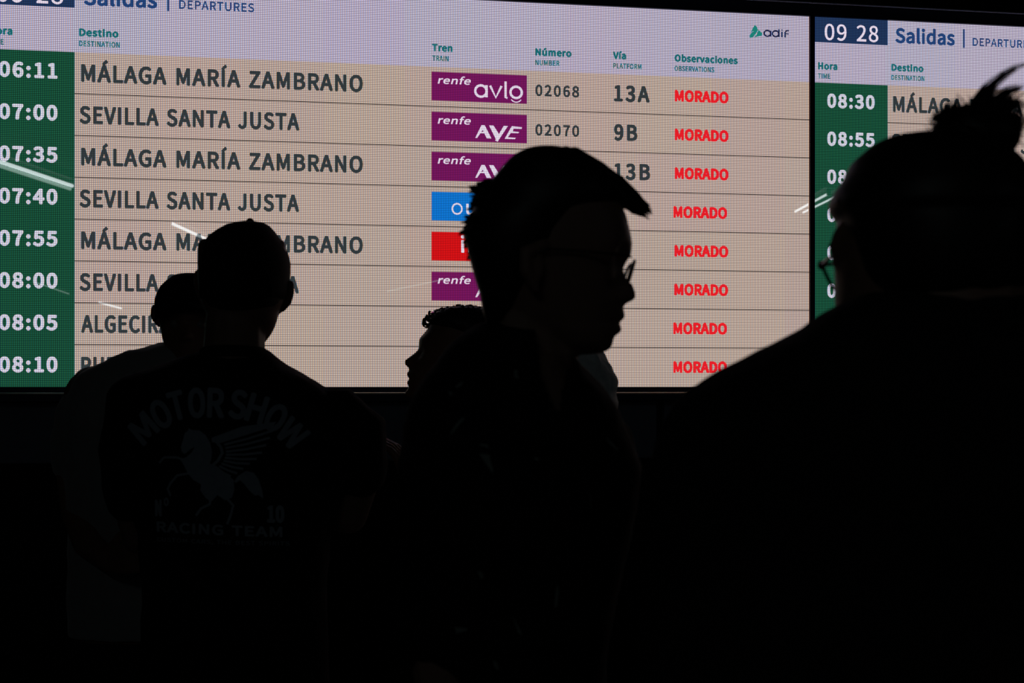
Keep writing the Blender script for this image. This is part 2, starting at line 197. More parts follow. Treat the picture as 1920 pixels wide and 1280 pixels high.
# ---------------------------------------------------------------- lettering
GL = json.loads('''{"A":[213,[[[1,0],[34,0],[59,78],[153,78],[177,0],[211,0],[124,257],[88,257]],[[67,104],[79,144],[86,165],[93,187],[99,208],[105,230],[106,230],[113,208],[119,187],[125,165],[132,144],[145,104]]]],"B":[230,[[[35,0],[117,0],[156,5],[187,19],[207,42],[214,75],[210,99],[200,117],[183,129],[162,137],[162,138],[178,147],[190,159],[197,176],[200,194],[193,223],[175,242],[147,253],[111,257],[35,257]],[[68,148],[68,231],[107,231],[134,229],[153,222],[164,209],[168,190],[164,172],[153,159],[134,151],[106,148]],[[68,26],[68,123],[112,123],[142,120],[164,111],[178,97],[182,76],[178,54],[164,38],[142,29],[112,26]]]],"C":[223,[[[132,-5],[155,-2],[176,5],[195,17],[211,32],[193,53],[180,41],[166,32],[151,26],[133,24],[100,31],[75,52],[59,85],[54,129],[59,172],[76,205],[101,226],[134,233],[150,231],[164,226],[176,219],[187,209],[204,230],[192,242],[175,252],[156,259],[134,261],[89,252],[53,226],[29,184],[20,128],[29,72],[52,31],[88,4]]]],"D":[241,[[[35,0],[101,0],[152,9],[190,34],[212,75],[220,129],[212,184],[189,224],[152,248],[99,257],[35,257]],[[68,27],[68,230],[97,230],[136,224],[165,204],[181,172],[187,129],[181,86],[165,54],[136,34],[97,27]]]],"E":[206,[[[35,0],[187,0],[187,28],[68,28],[68,121],[165,121],[165,149],[68,149],[68,229],[183,229],[183,257],[35,257]]]],"F":[193,[[[35,0],[68,0],[68,115],[166,115],[166,143],[68,143],[68,229],[183,229],[183,257],[35,257]]]],"G":[241,[[[136,-5],[161,-2],[182,4],[201,13],[215,25],[215,133],[131,133],[131,106],[186,106],[186,39],[177,33],[165,28],[153,25],[139,24],[103,31],[76,52],[59,85],[54,129],[60,172],[77,205],[104,226],[139,233],[157,231],[171,226],[184,218],[194,209],[212,230],[199,241],[183,251],[162,258],[138,261],[91,252],[54,226],[29,184],[20,128],[29,72],[53,31],[90,4]]]],"H":[255,[[[35,0],[68,0],[68,121],[187,121],[187,0],[220,0],[220,257],[187,257],[187,149],[68,149],[68,257],[35,257]]]],"I":[103,[[[35,0],[68,0],[68,257],[35,257]]]],"J":[187,[[[83,-5],[115,2],[137,19],[150,44],[154,75],[154,257],[121,257],[121,78],[119,54],[111,37],[98,27],[80,24],[67,25],[55,31],[45,40],[35,53],[12,36],[25,18],[41,6],[60,-2]]]],"L":[190,[[[35,0],[180,0],[180,28],[68,28],[68,257],[35,257]]]],"M":[284,[[[35,0],[64,0],[64,142],[64,160],[63,180],[62,200],[60,218],[62,218],[82,159],[131,26],[153,26],[201,159],[222,218],[223,218],[222,200],[220,180],[219,160],[219,142],[219,0],[249,0],[249,257],[210,257],[161,119],[157,106],[152,93],[148,79],[143,66],[142,66],[137,79],[133,93],[128,106],[123,119],[74,257],[35,257]]]],"N":[253,[[[35,0],[66,0],[66,135],[65,155],[64,175],[63,195],[62,215],[63,215],[91,162],[185,0],[218,0],[218,257],[187,257],[187,123],[187,103],[188,82],[190,62],[192,42],[190,42],[162,95],[68,257],[35,257]]]],"O":[260,[[[130,-5],[174,5],[209,31],[231,74],[239,129],[231,185],[209,226],[174,252],[130,261],[86,252],[51,226],[28,185],[20,129],[28,74],[51,31],[86,5]],[[130,24],[98,31],[74,52],[59,86],[54,129],[59,172],[74,205],[98,226],[130,233],[161,226],[185,205],[201,172],[206,129],[201,86],[185,52],[161,31]]]],"P":[222,[[[35,0],[68,0],[68,102],[110,102],[148,107],[178,121],[198,146],[204,181],[198,217],[178,240],[148,253],[109,257],[35,257]],[[68,129],[68,230],[104,230],[134,228],[155,220],[168,205],[172,181],[168,158],[156,141],[135,132],[106,129]]]],"R":[222,[[[68,135],[68,230],[111,230],[137,228],[157,220],[169,206],[173,185],[169,163],[157,147],[137,138],[111,135]],[[176,0],[213,0],[147,112],[171,122],[189,137],[201,158],[205,185],[199,219],[180,241],[152,253],[116,257],[35,257],[35,0],[68,0],[68,109],[114,109]]]],"S":[209,[[[106,-5],[143,1],[170,17],[188,40],[194,68],[190,93],[178,112],[162,126],[141,137],[104,153],[89,159],[75,168],[65,180],[62,196],[65,211],[75,223],[90,230],[110,233],[127,231],[142,226],[156,219],[168,209],[185,230],[170,242],[152,252],[132,259],[110,261],[77,256],[52,242],[35,221],[29,193],[34,169],[46,150],[63,137],[81,127],[118,111],[135,103],[148,94],[157,82],[161,65],[157,48],[146,35],[130,27],[107,24],[87,26],[68,33],[51,43],[36,56],[17,33],[35,18],[56,6],[80,-2]]]],"T":[210,[[[89,0],[121,0],[121,229],[199,229],[199,257],[11,257],[11,229],[89,229]]]],"U":[252,[[[126,-5],[163,1],[192,20],[211,54],[218,106],[218,257],[187,257],[187,105],[183,66],[170,41],[150,28],[126,24],[103,28],[84,41],[71,66],[67,105],[67,257],[34,257],[34,106],[41,54],[61,20],[90,1]]]],"V":[201,[[[82,0],[120,0],[201,257],[168,257],[127,118],[121,96],[115,75],[109,55],[102,33],[101,33],[94,55],[88,75],[82,96],[76,118],[34,257],[0,257]]]],"W":[307,[[[63,0],[102,0],[140,155],[143,170],[147,184],[150,199],[153,213],[154,213],[158,199],[161,184],[164,170],[167,155],[206,0],[245,0],[298,257],[267,257],[239,117],[236,96],[232,75],[229,55],[225,34],[223,34],[219,55],[214,76],[210,96],[205,117],[169,257],[140,257],[104,117],[100,96],[95,75],[90,55],[86,34],[85,34],[81,55],[77,75],[73,96],[69,117],[42,257],[9,257]]]],"X":[201,[[[6,0],[40,0],[77,69],[82,79],[87,89],[92,100],[98,111],[99,111],[121,69],[159,0],[195,0],[120,131],[190,257],[156,257],[121,191],[117,182],[113,173],[108,164],[103,153],[102,153],[96,164],[91,173],[86,182],[82,191],[47,257],[11,257],[81,133]]]],"Z":[211,[[[18,0],[195,0],[195,28],[57,28],[193,237],[193,257],[30,257],[30,229],[153,229],[18,20]]]],"Á":[213,[[[99,273],[159,318],[140,340],[85,289]],[[1,0],[34,0],[59,78],[153,78],[177,0],[211,0],[124,257],[88,257]],[[67,104],[79,144],[86,165],[93,187],[99,208],[105,230],[106,230],[113,208],[119,187],[125,165],[132,144],[145,104]]]],"Í":[103,[[[35,0],[68,0],[68,257],[35,257]],[[45,273],[104,318],[86,340],[31,289]]]],"a":[197,[[[76,-5],[93,-2],[109,3],[125,12],[139,23],[140,23],[143,0],[169,0],[169,117],[165,149],[154,174],[133,189],[103,195],[81,193],[61,187],[43,179],[29,170],[41,148],[53,156],[67,162],[82,167],[98,168],[117,164],[129,154],[136,138],[137,120],[85,111],[49,97],[28,77],[21,49],[25,26],[36,10],[54,-1]],[[85,21],[72,23],[61,28],[54,38],[51,51],[56,68],[70,82],[97,92],[137,99],[137,46],[124,35],[111,28],[98,23]]]],"b":[216,[[[116,-5],[147,2],[173,22],[192,55],[199,98],[194,138],[179,169],[155,188],[123,195],[107,193],[92,187],[77,179],[63,168],[64,202],[64,279],[32,279],[32,0],[58,0],[61,20],[62,20],[75,9],[89,2],[102,-3]],[[111,22],[100,23],[89,27],[77,33],[64,42],[64,142],[78,153],[90,161],[103,166],[115,168],[138,163],[154,149],[163,127],[165,98],[161,66],[150,42],[132,28]]]],"c":[179,[[[107,-5],[124,-3],[140,2],[155,9],[169,19],[155,41],[145,34],[134,28],[123,24],[110,22],[86,27],[67,42],[55,65],[51,95],[56,125],[68,148],[87,163],[111,168],[122,167],[131,164],[140,158],[149,152],[165,173],[154,181],[142,188],[127,193],[110,195],[75,188],[46,169],[26,137],[18,95],[25,53],[44,22],[72,2]]]],"d":[217,[[[97,-5],[114,-2],[129,3],[143,12],[155,22],[156,22],[159,0],[185,0],[185,279],[153,279],[153,206],[154,173],[142,182],[130,189],[116,194],[101,195],[70,188],[43,168],[25,137],[19,95],[24,53],[40,21],[65,2]],[[104,22],[82,27],[65,42],[55,65],[51,95],[56,125],[68,148],[85,163],[106,168],[118,167],[130,163],[141,157],[153,148],[153,48],[141,37],[129,29],[117,24]]]],"e":[194,[[[109,-5],[127,-3],[144,1],[158,7],[172,15],[160,36],[149,30],[138,25],[126,22],[113,21],[88,26],[68,39],[55,60],[50,88],[178,88],[179,106],[174,143],[160,171],[136,189],[103,195],[72,188],[44,168],[25,137],[18,95],[25,53],[45,22],[74,2]],[[49,110],[56,135],[68,154],[85,166],[104,169],[124,166],[139,154],[148,136],[151,110]]]],"f":[114,[[[12,164],[37,164],[37,0],[69,0],[69,164],[110,164],[110,190],[69,190],[69,220],[71,236],[76,248],[84,255],[96,258],[101,257],[107,256],[112,255],[118,252],[125,277],[118,280],[110,282],[102,283],[93,283],[68,279],[51,266],[41,247],[37,221],[37,190],[12,188]]]],"g":[197,[[[96,-88],[136,-82],[166,-68],[186,-47],[193,-22],[188,-1],[176,13],[155,21],[126,23],[89,23],[73,25],[63,29],[57,36],[56,44],[57,51],[59,57],[63,62],[68,67],[75,64],[82,62],[89,61],[96,60],[123,65],[145,78],[160,99],[166,126],[164,138],[161,149],[156,158],[150,166],[189,166],[189,190],[123,190],[117,192],[111,194],[104,195],[96,195],[69,190],[46,177],[31,155],[25,127],[27,111],[33,97],[41,85],[50,76],[50,75],[42,68],[35,60],[31,50],[29,39],[30,29],[34,20],[39,13],[46,8],[46,6],[34,-3],[25,-13],[20,-25],[18,-37],[24,-58],[40,-74],[65,-84]],[[96,82],[80,85],[68,94],[59,108],[56,127],[59,146],[68,160],[80,169],[96,172],[112,169],[125,160],[133,146],[137,127],[133,108],[125,94],[112,85]],[[101,-65],[78,-63],[60,-56],[50,-46],[46,-32],[47,-24],[50,-16],[56,-8],[65,0],[72,-1],[78,-2],[84,-3],[90,-3],[123,-3],[139,-4],[151,-8],[159,-16],[161,-27],[157,-41],[145,-54],[126,-62]]]],"h":[213,[[[32,0],[64,0],[64,138],[78,151],[90,160],[103,165],[116,167],[133,164],[144,155],[150,139],[152,116],[152,0],[184,0],[184,120],[181,152],[170,176],[152,190],[126,195],[108,193],[91,186],[77,176],[63,163],[64,202],[64,279],[32,279]]]],"i":[96,[[[32,0],[64,0],[64,190],[32,190]],[[48,229],[57,231],[64,235],[68,242],[70,251],[68,259],[64,266],[57,270],[48,271],[40,270],[33,266],[29,259],[27,251],[29,242],[33,235],[40,231]]]],"l":[99,[[[66,-5],[72,-4],[77,-4],[81,-3],[84,-2],[80,23],[73,22],[70,23],[67,25],[65,29],[64,36],[64,279],[32,279],[32,38],[34,20],[40,7],[51,-2]]]],"m":[324,[[[32,0],[64,0],[64,138],[77,151],[89,160],[101,165],[112,167],[128,164],[139,155],[145,139],[147,116],[147,0],[179,0],[179,138],[192,151],[204,160],[216,165],[227,167],[243,164],[254,155],[260,139],[263,116],[263,0],[294,0],[294,120],[291,152],[280,176],[262,190],[237,195],[220,192],[204,185],[189,173],[174,159],[167,174],[156,185],[141,192],[121,195],[105,193],[90,186],[75,175],[62,162],[62,162],[58,190],[32,190]]]],"n":[214,[[[32,0],[64,0],[64,138],[78,151],[90,160],[103,165],[116,167],[133,164],[144,155],[150,139],[152,116],[152,0],[184,0],[184,120],[181,152],[170,176],[152,190],[126,195],[108,193],[91,186],[76,175],[62,162],[62,162],[58,190],[32,190]]]],"o":[212,[[[106,-5],[139,2],[167,22],[187,53],[194,95],[187,137],[167,169],[139,188],[106,195],[73,188],[45,169],[25,137],[18,95],[25,53],[45,22],[73,2]],[[106,22],[84,27],[66,42],[55,65],[51,95],[55,125],[66,148],[84,163],[106,168],[129,163],[146,148],[157,125],[161,95],[157,65],[146,42],[129,27]]]],"r":[136,[[[32,0],[64,0],[64,122],[75,143],[87,156],[100,164],[112,166],[117,166],[122,166],[126,165],[131,163],[137,191],[132,193],[127,194],[122,195],[116,195],[101,192],[86,184],[73,172],[62,155],[62,155],[58,190],[32,190]]]],"s":[164,[[[82,-5],[112,0],[133,12],[146,30],[151,52],[146,75],[132,90],[114,101],[93,110],[78,116],[65,122],[56,131],[52,143],[54,153],[61,162],[72,168],[88,170],[100,169],[111,165],[121,160],[131,153],[146,173],[134,182],[120,189],[104,193],[87,195],[59,191],[39,179],[26,162],[22,141],[27,120],[39,105],[57,94],[77,86],[93,80],[107,72],[117,63],[120,50],[118,38],[111,29],[99,23],[83,20],[67,22],[53,27],[39,34],[27,43],[11,22],[26,11],[43,3],[62,-3]]]],"t":[132,[[[92,-5],[101,-4],[110,-2],[119,0],[127,2],[121,27],[116,25],[110,23],[105,22],[99,21],[85,24],[76,31],[71,42],[70,58],[70,164],[121,164],[121,190],[70,190],[70,244],[43,244],[40,190],[9,188],[9,164],[38,164],[38,59],[41,33],[50,13],[66,0]]]],"u":[213,[[[88,-5],[106,-2],[122,5],[137,16],[151,30],[152,30],[154,0],[181,0],[181,190],[149,190],[149,55],[136,41],[124,31],[111,25],[97,23],[81,26],[70,35],[64,51],[62,74],[62,190],[29,190],[29,70],[33,38],[44,14],[62,0]]]],"v":[182,[[[73,0],[111,0],[178,190],[146,190],[110,82],[106,68],[102,54],[97,40],[93,26],[91,26],[74,82],[38,190],[5,190]]]],"y":[182,[[[35,-82],[61,-77],[80,-63],[95,-42],[106,-16],[178,190],[147,190],[112,85],[97,31],[95,31],[90,44],[86,58],[81,72],[76,85],[38,190],[5,190],[81,0],[77,-15],[70,-31],[60,-44],[49,-53],[34,-56],[30,-55],[26,-55],[22,-54],[19,-53],[13,-78],[18,-80],[23,-81],[29,-82]]]],"ú":[213,[[[88,-5],[106,-2],[122,5],[137,16],[151,30],[152,30],[154,0],[181,0],[181,190],[149,190],[149,55],[136,41],[124,31],[111,25],[97,23],[81,26],[70,35],[64,51],[62,74],[62,190],[29,190],[29,70],[33,38],[44,14],[62,0]],[[100,224],[162,284],[139,305],[84,240]]]],"í":[96,[[[32,0],[64,0],[64,190],[32,190]],[[43,224],[104,284],[82,305],[26,240]]]],"º":[143,[[[71,151],[94,156],[113,169],[126,190],[131,217],[126,245],[113,266],[94,279],[71,283],[48,279],[29,266],[16,245],[12,217],[16,190],[29,169],[48,156]],[[71,171],[56,175],[45,184],[38,199],[36,217],[38,236],[45,251],[56,260],[71,264],[86,260],[97,251],[103,236],[106,217],[103,199],[97,184],[86,175]]]],"0":[194,[[[97,-5],[130,4],[156,29],[172,70],[177,129],[172,187],[156,229],[130,253],[97,261],[64,253],[39,229],[23,187],[18,129],[23,70],[39,29],[64,4]],[[97,21],[77,28],[62,47],[52,81],[48,129],[52,177],[62,211],[77,230],[97,236],[117,230],[133,211],[143,177],[146,129],[143,81],[133,47],[117,28]]]],"1":[194,[[[31,0],[172,0],[172,27],[120,27],[120,257],[96,257],[85,251],[72,246],[58,242],[42,238],[42,218],[88,218],[88,27],[31,27]]]],"2":[194,[[[15,0],[177,0],[177,28],[106,28],[96,27],[85,27],[74,26],[64,25],[105,67],[137,108],[157,147],[165,186],[159,217],[144,241],[121,256],[90,261],[67,259],[47,251],[30,239],[14,224],[33,206],[44,217],[57,227],[71,233],[86,235],[107,231],[121,221],[130,205],[133,185],[126,150],[104,112],[68,68],[15,19]]]],"3":[194,[[[92,-5],[124,0],[151,15],[168,38],[175,69],[170,93],[159,112],[142,125],[120,134],[120,136],[139,145],[153,158],[163,176],[166,197],[160,224],[145,244],[121,257],[91,261],[70,259],[52,253],[35,243],[20,231],[37,210],[48,221],[61,228],[75,233],[90,235],[108,232],[122,224],[130,211],[133,195],[130,175],[118,160],[96,149],[62,146],[62,121],[100,117],[125,107],[138,91],[142,70],[138,50],[128,35],[111,25],[90,22],[70,24],[53,31],[39,40],[27,51],[10,31],[24,17],[42,6],[65,-2]]]],"4":[194,[[[119,0],[149,0],[149,71],[183,71],[183,96],[149,96],[149,257],[114,257],[7,92],[7,71],[119,71]],[[119,96],[40,96],[99,184],[104,193],[109,203],[115,212],[119,222],[121,222],[120,211],[120,198],[119,186],[119,175]]]],"5":[194,[[[92,-5],[123,1],[150,18],[169,46],[176,83],[170,120],[153,146],[128,160],[98,165],[87,165],[78,163],[69,159],[60,155],[67,229],[163,229],[163,257],[39,257],[30,137],[47,126],[58,133],[68,137],[78,140],[90,141],[112,137],[129,126],[139,107],[143,83],[139,57],[127,38],[110,26],[89,22],[68,24],[51,31],[37,40],[26,50],[9,29],[24,17],[42,6],[64,-2]]]],"6":[194,[[[105,-5],[134,1],[157,18],[173,45],[179,79],[174,114],[160,139],[137,154],[108,159],[93,157],[77,151],[63,141],[50,129],[56,179],[70,212],[91,229],[116,235],[127,234],[138,230],[148,223],[157,215],[175,235],[163,246],[149,254],[133,259],[114,261],[79,254],[48,230],[27,187],[20,123],[26,67],[44,27],[71,3]],[[50,103],[63,118],[77,128],[90,134],[103,136],[123,132],[137,120],[146,102],[149,79],[145,55],[136,37],[123,25],[105,21],[84,26],[67,42],[56,68]]]],"7":[194,[[[69,0],[103,0],[108,69],[119,127],[141,182],[178,237],[178,257],[17,257],[17,229],[142,229],[110,178],[88,125],[75,67]]]],"8":[194,[[[98,-5],[131,1],[156,15],[172,36],[178,62],[175,85],[165,104],[151,118],[135,129],[135,131],[147,142],[158,156],[166,174],[169,193],[164,220],[150,242],[128,256],[99,261],[71,256],[49,243],[34,222],[28,195],[31,177],[39,161],[50,147],[63,136],[63,135],[46,123],[31,107],[20,88],[16,64],[22,36],[39,15],[65,1]],[[116,139],[94,149],[75,160],[62,175],[57,195],[60,212],[69,225],[82,234],[98,237],[117,233],[130,224],[139,209],[142,191],[140,177],[135,164],[127,151]],[[98,19],[77,23],[60,33],[49,48],[44,67],[47,84],[54,100],[66,113],[80,125],[106,114],[127,101],[142,85],[148,63],[144,45],[134,31],[119,22]]]],"9":[194,[[[82,-5],[117,3],[147,28],[168,73],[175,139],[169,193],[151,231],[123,254],[89,261],[61,255],[37,238],[21,212],[15,178],[20,143],[35,118],[57,102],[86,97],[102,100],[118,106],[132,116],[145,129],[139,78],[125,45],[105,28],[81,22],[69,23],[57,27],[47,33],[38,42],[20,22],[32,11],[46,3],[63,-3]],[[145,155],[132,140],[118,129],[105,123],[91,121],[71,125],[57,137],[48,155],[46,178],[49,202],[58,220],[72,232],[89,236],[111,231],[128,216],[139,190]]]],":":[97,[[[49,137],[58,138],[65,143],[70,151],[72,161],[70,171],[65,179],[58,184],[49,186],[40,184],[32,179],[27,171],[26,161],[27,151],[32,143],[40,138]],[[49,-5],[58,-3],[65,2],[70,10],[72,20],[70,30],[65,37],[58,42],[49,44],[40,42],[32,37],[27,30],[26,20],[27,10],[32,2],[40,-3]]]],",":[97,[[[26,-67],[48,-54],[64,-38],[74,-17],[77,7],[76,22],[70,34],[62,42],[50,44],[41,43],[33,38],[28,31],[26,22],[28,12],[33,5],[41,1],[50,-1],[54,0],[51,-15],[44,-28],[33,-39],[19,-48]]]]}''')
CAPH = max(p[1] for p in GL['H'][1][0])
def area(l): return sum(a[0]*b[1]-b[0]*a[1] for a, b in zip(l, l[1:]+l[:1]))/2
def glyph_loops(ch, sx, sy, bold):
    adv, loops = GL[ch]
    L2 = [[(x*sx, y*sy) for x, y in l] for l in loops]
    if not L2: return adv*sx, []
    big = max(L2, key=lambda l: abs(area(l))); sg = 1 if area(big) > 0 else -1
    out = []
    for l in L2:
        n = len(l); o = []
        for i in range(n):
            p, q, r = l[i-1], l[i], l[(i+1) % n]
            e1 = Vector((q[0]-p[0], q[1]-p[1])); e2 = Vector((r[0]-q[0], r[1]-q[1]))
            if e1.length < 1e-9 or e2.length < 1e-9: o.append(q); continue
            e1.normalize(); e2.normalize()
            n1 = Vector((e1.y, -e1.x))*sg; n2 = Vector((e2.y, -e2.x))*sg
            m = n1+n2
            if m.length < .3: m = n1
            else: m = m.normalized()/max(.5, m.normalized().dot(n1))
            o.append((q[0]+m.x*bold, q[1]+m.y*bold))
        out.append(o)
    return adv*sx, out
def text_tris(s, x0, x1, yb, cap, bold=0, shear=0, track=.04):
    """list of (verts2d, tris): string s fitted between x0 and x1 on baseline yb"""
    sy = (cap-2*bold)/CAPH
    tr = track*CAPH*2
    tot = sum((GL[c][0] if c != ' ' else CAPH*.42) + tr for c in s) - tr
    # side bearings
    def ext(c, i):
        if c == ' ' : return 0
        xs = [p[0] for l in GL[c][1] for p in l]; return min(xs) if i == 0 else GL[c][0]-max(xs)
    tot -= ext(s[0], 0)+ext(s[-1], 1)
    sx = (x1-x0-2*bold)/tot; x = x0+bold-ext(s[0], 0)*sx; out = []
    for c in s:
        if c == ' ': x += (CAPH*.42+tr)*sx; continue
        a, loops = glyph_loops(c, sx, sy, 0)
        loops = [[(p[0]+x+shear*p[1], p[1]+yb+bold) for p in l] for l in loops]
        vs, ts = fill(loops); x += a+tr*sx
        if bold > 0 and vs:       # heavier weight: overlapping copies round a small circle
            k = 8; n = len(vs); V_, T_ = [], []
            for q in range(k):
                an = 2*math.pi*(q+.5)/k; V_ += [(p[0]+bold*math.cos(an), p[1]+bold*math.sin(an)) for p in vs]
                T_ += [tuple(i+q*n for i in tt) for tt in ts]
            vs, ts = V_, T_
        out.append((vs, ts))
    return out
def fill(loops):
    # separate outer shapes with their holes
    outers = []; used = set()
    loops = [l for l in loops if len(l) > 2]
    def inside(p, l):
        c = False; n = len(l)
        for i in range(n):
            a, b = l[i], l[i-1]
            if (a[1] > p[1]) != (b[1] > p[1]) and p[0] < (b[0]-a[0])*(p[1]-a[1])/(b[1]-a[1])+a[0]: c = not c
        return c
    for i, l in enumerate(loops):
        if sum(inside(l[0], k) for j, k in enumerate(loops) if j != i) % 2 == 0: outers.append((i, [l]))
        else: used.add(i)
    for i in used:
        for j, g in outers:
            if inside(loops[i][0], g[0]): g.append(loops[i]); break
    vs, ts = [], []
    for _, g in outers:
        pl = [[Vector((p[0], p[1], 0)) for p in l] for l in g]
        t = tessellate_polygon(pl); n = len(vs)
        vs += [p for l in g for p in l]; ts += [tuple(k+n for k in tt) for tt in t]
    return vs, ts
def stroke(pts, wd, closed=False):
    """ribbon polygon quads along a 2-D polyline"""
    n = len(pts); L, R = [], []
    for i in range(n):
        a = pts[i-1] if (i > 0 or closed) else pts[i]; b = pts[(i+1) % n] if (i < n-1 or closed) else pts[i]
        t = Vector((b[0]-a[0], b[1]-a[1])).normalized(); nn = Vector((-t.y, t.x))*wd/2
        L.append((pts[i][0]+nn.x, pts[i][1]+nn.y)); R.append((pts[i][0]-nn.x, pts[i][1]-nn.y))
    ts = []
    for i in range(n if closed else n-1):
        j = (i+1) % n; ts += [(i, j, n+j), (i, n+j, n+i)]
    return L+R, ts
def circ(cx, cy, rx, ry, a0=0, a1=360, n=28):
    return [(cx+rx*math.cos(math.radians(a0+(a1-a0)*i/n)), cy+ry*math.sin(math.radians(a0+(a1-a0)*i/n))) for i in range(n+1)]

# ---------------------------------------------------------------- materials
M_FLOOR = mat('polished terrazzo', (.03,.03,.032,1), .4, .4, noise=.3, nscale=60)
M_WALL = mat('dark painted wall', (.012,.013,.016,1), .8, .2, noise=.2, nscale=6)
M_CLAD = mat('blue grey cladding', (.20,.25,.33,1), .6, .3, noise=.12, nscale=9)
M_CEIL = mat('dark ceiling', (.02,.02,.022,1), .9, .1, noise=.2)
M_BEZ = mat('black powder coat', (.035,.05,.10,1), .45, .4, bump=.1)
M_LIP = mat('aluminium trim', (.72,.70,.62,1), .5, .5)
M_TUBE = mat('fluorescent tube', (.8,.8,.8,1), .4, emit=(.88,.97,1,1), estr=7.2)
M_TUBE2 = mat('dimmed fluorescent tube', (.6,.8,.75,1), .4, emit=(.75,1,.92,1), estr=2.6)
M_LAMPBODY = mat('dark lamp housing', (.04,.04,.04,1), .6)

# ---------------------------------------------------------------- geometry of the screen wall
def sY(px): return .165*F/(78.4-.005095*(px-141))
U = Vector((.98127042, .1926353, 0)); NIN = Vector((-.1926353, .98127042, 0)); RZ = math.atan2(U.y, U.x)
ORG = W(1521, HOR, sY(1521)); 
def LU(px): return (W(px, HOR, sY(px))-ORG).dot(U)          # metres along the wall from the mullion
def LZ(px, py): return (HOR-py)/F*sY(px)                    # metres above the lower edge of the screens
def wall_local(obj): obj.location = (ORG.x, ORG.y, 0); obj.rotation_euler = (0, 0, RZ)
R = .165
# setting
mb = MB(); mb.box(-14, 14, -32, 9, -.1, 0)
fl = newobj('floor', mb.mesh(), None, M_FLOOR); fl['kind'] = 'structure'
mb = MB(); mb.box(-14, 14, -32, 9, 3.62, 3.75)
ce = newobj('ceiling', mb.mesh(), None, M_CEIL); ce['kind'] = 'structure'
mb = MB(); mb.box(-9.5, 7.5, .10, .3, 0, 3.62)
wl = newobj('wall_back', mb.mesh(), None, M_WALL); wall_local(wl); wl['kind'] = 'structure'
# cladding panels under the boards, joints recessed
seam = LU(1247); pw = 1.5; gap = .035
zc0, zc1 = EYE-.305, EYE-LZ(960, 725)-.058
x = seam - pw*5
while x < 4.5:
    mb = MB(); a, b = x+gap/2, x+pw-gap/2; e = .006
    ring = lambda i, y: [(a+i, y, zc0+i), (b-i, y, zc0+i), (b-i, y, zc1-i), (a+i, y, zc1-i)]
    mb.loft([ring(0, .10), ring(0, .07), ring(e, .064)])
    o = newobj('panel', mb.mesh(), wl, M_CLAD)
    x += pw
mb = MB(); mb.box(-9.5, 7.5, .05, .10, 0, .15)
o = newobj('baseboard_back', mb.mesh(), None, M_BEZ); wall_local(o); o['kind'] = 'structure'

# ---------------------------------------------------------------- departure boards
HEAD = led('lit lilac white', rgb(177,168,190)); BEI = led('lit beige', rgb(181,161,151))
GRN = led('lit green', rgb(24,76,55), .7); NAVY = led('lit navy', rgb(31,51,86), .5)
T_DK = led('lit slate text', rgb(48,55,58), .4); T_TEAL = led('lit teal text', rgb(20,100,106), .35)
T_NAVY = led('lit navy text', rgb(32,62,112), .35); T_RED = led('lit red text', rgb(226,28,38), .3)
T_WH = led('lit pale text', rgb(200,196,214), .5); T_WHB = led('lit white logo', rgb(222,208,226), .35)
B_PUR = led('lit purple', rgb(112,22,88), .45); B_BLU = led('lit blue', rgb(16,112,200), .45); B_RED = led('lit red', rgb(205,18,22), .45)
OFF = mat('unlit screen', (.004,.004,.005,1), .05, .5)
ULEFT = LU(139.7)-(LU(1664)-LU(1526.5))
def board(kind, label, x_start, x_end, zt):
    e = empty('departure_board', label, 'screen', (ORG.x+U.x*x_start, ORG.y+U.y*x_start, EYE), RZ, 'departure boards')
    wd = x_end-x_start
    mb = MB(); mb.box(0, wd, .0, .06, 0, zt); newobj('screen', mb.mesh(), e, OFF)
    return e, wd
def flat(e, name, m, polys, y=-.0015, off=0.0, parent=None):
    mb = MB()
    for vs, ts in polys: mb.add([(p[0]-off, y, p[1]) for p in vs], ts)
    me = mb.mesh(fix=False)
    # face the hall (-y)
    bm = bmesh.new(); bm.from_mesh(me)
    for f in bm.faces:
        f.normal_update()
        if f.normal.y > 0: f.normal_flip()
    bm.to_mesh(me); bm.free()
    o = newobj(name, me, parent or e, m)
    return o
def rect(x0, x1, z0, z1): return ([(x0,z0),(x1,z0),(x1,z1),(x0,z1)], [(0,1,2),(0,2,3)])
def slab(e, name, m, x0, x1, z0, z1, y=-.0007, off=0, parent=None):
    mb = MB(); mb.box(x0-off, x1-off, y, 0, z0, z1); return newobj(name, mb.mesh(), parent or e, m)

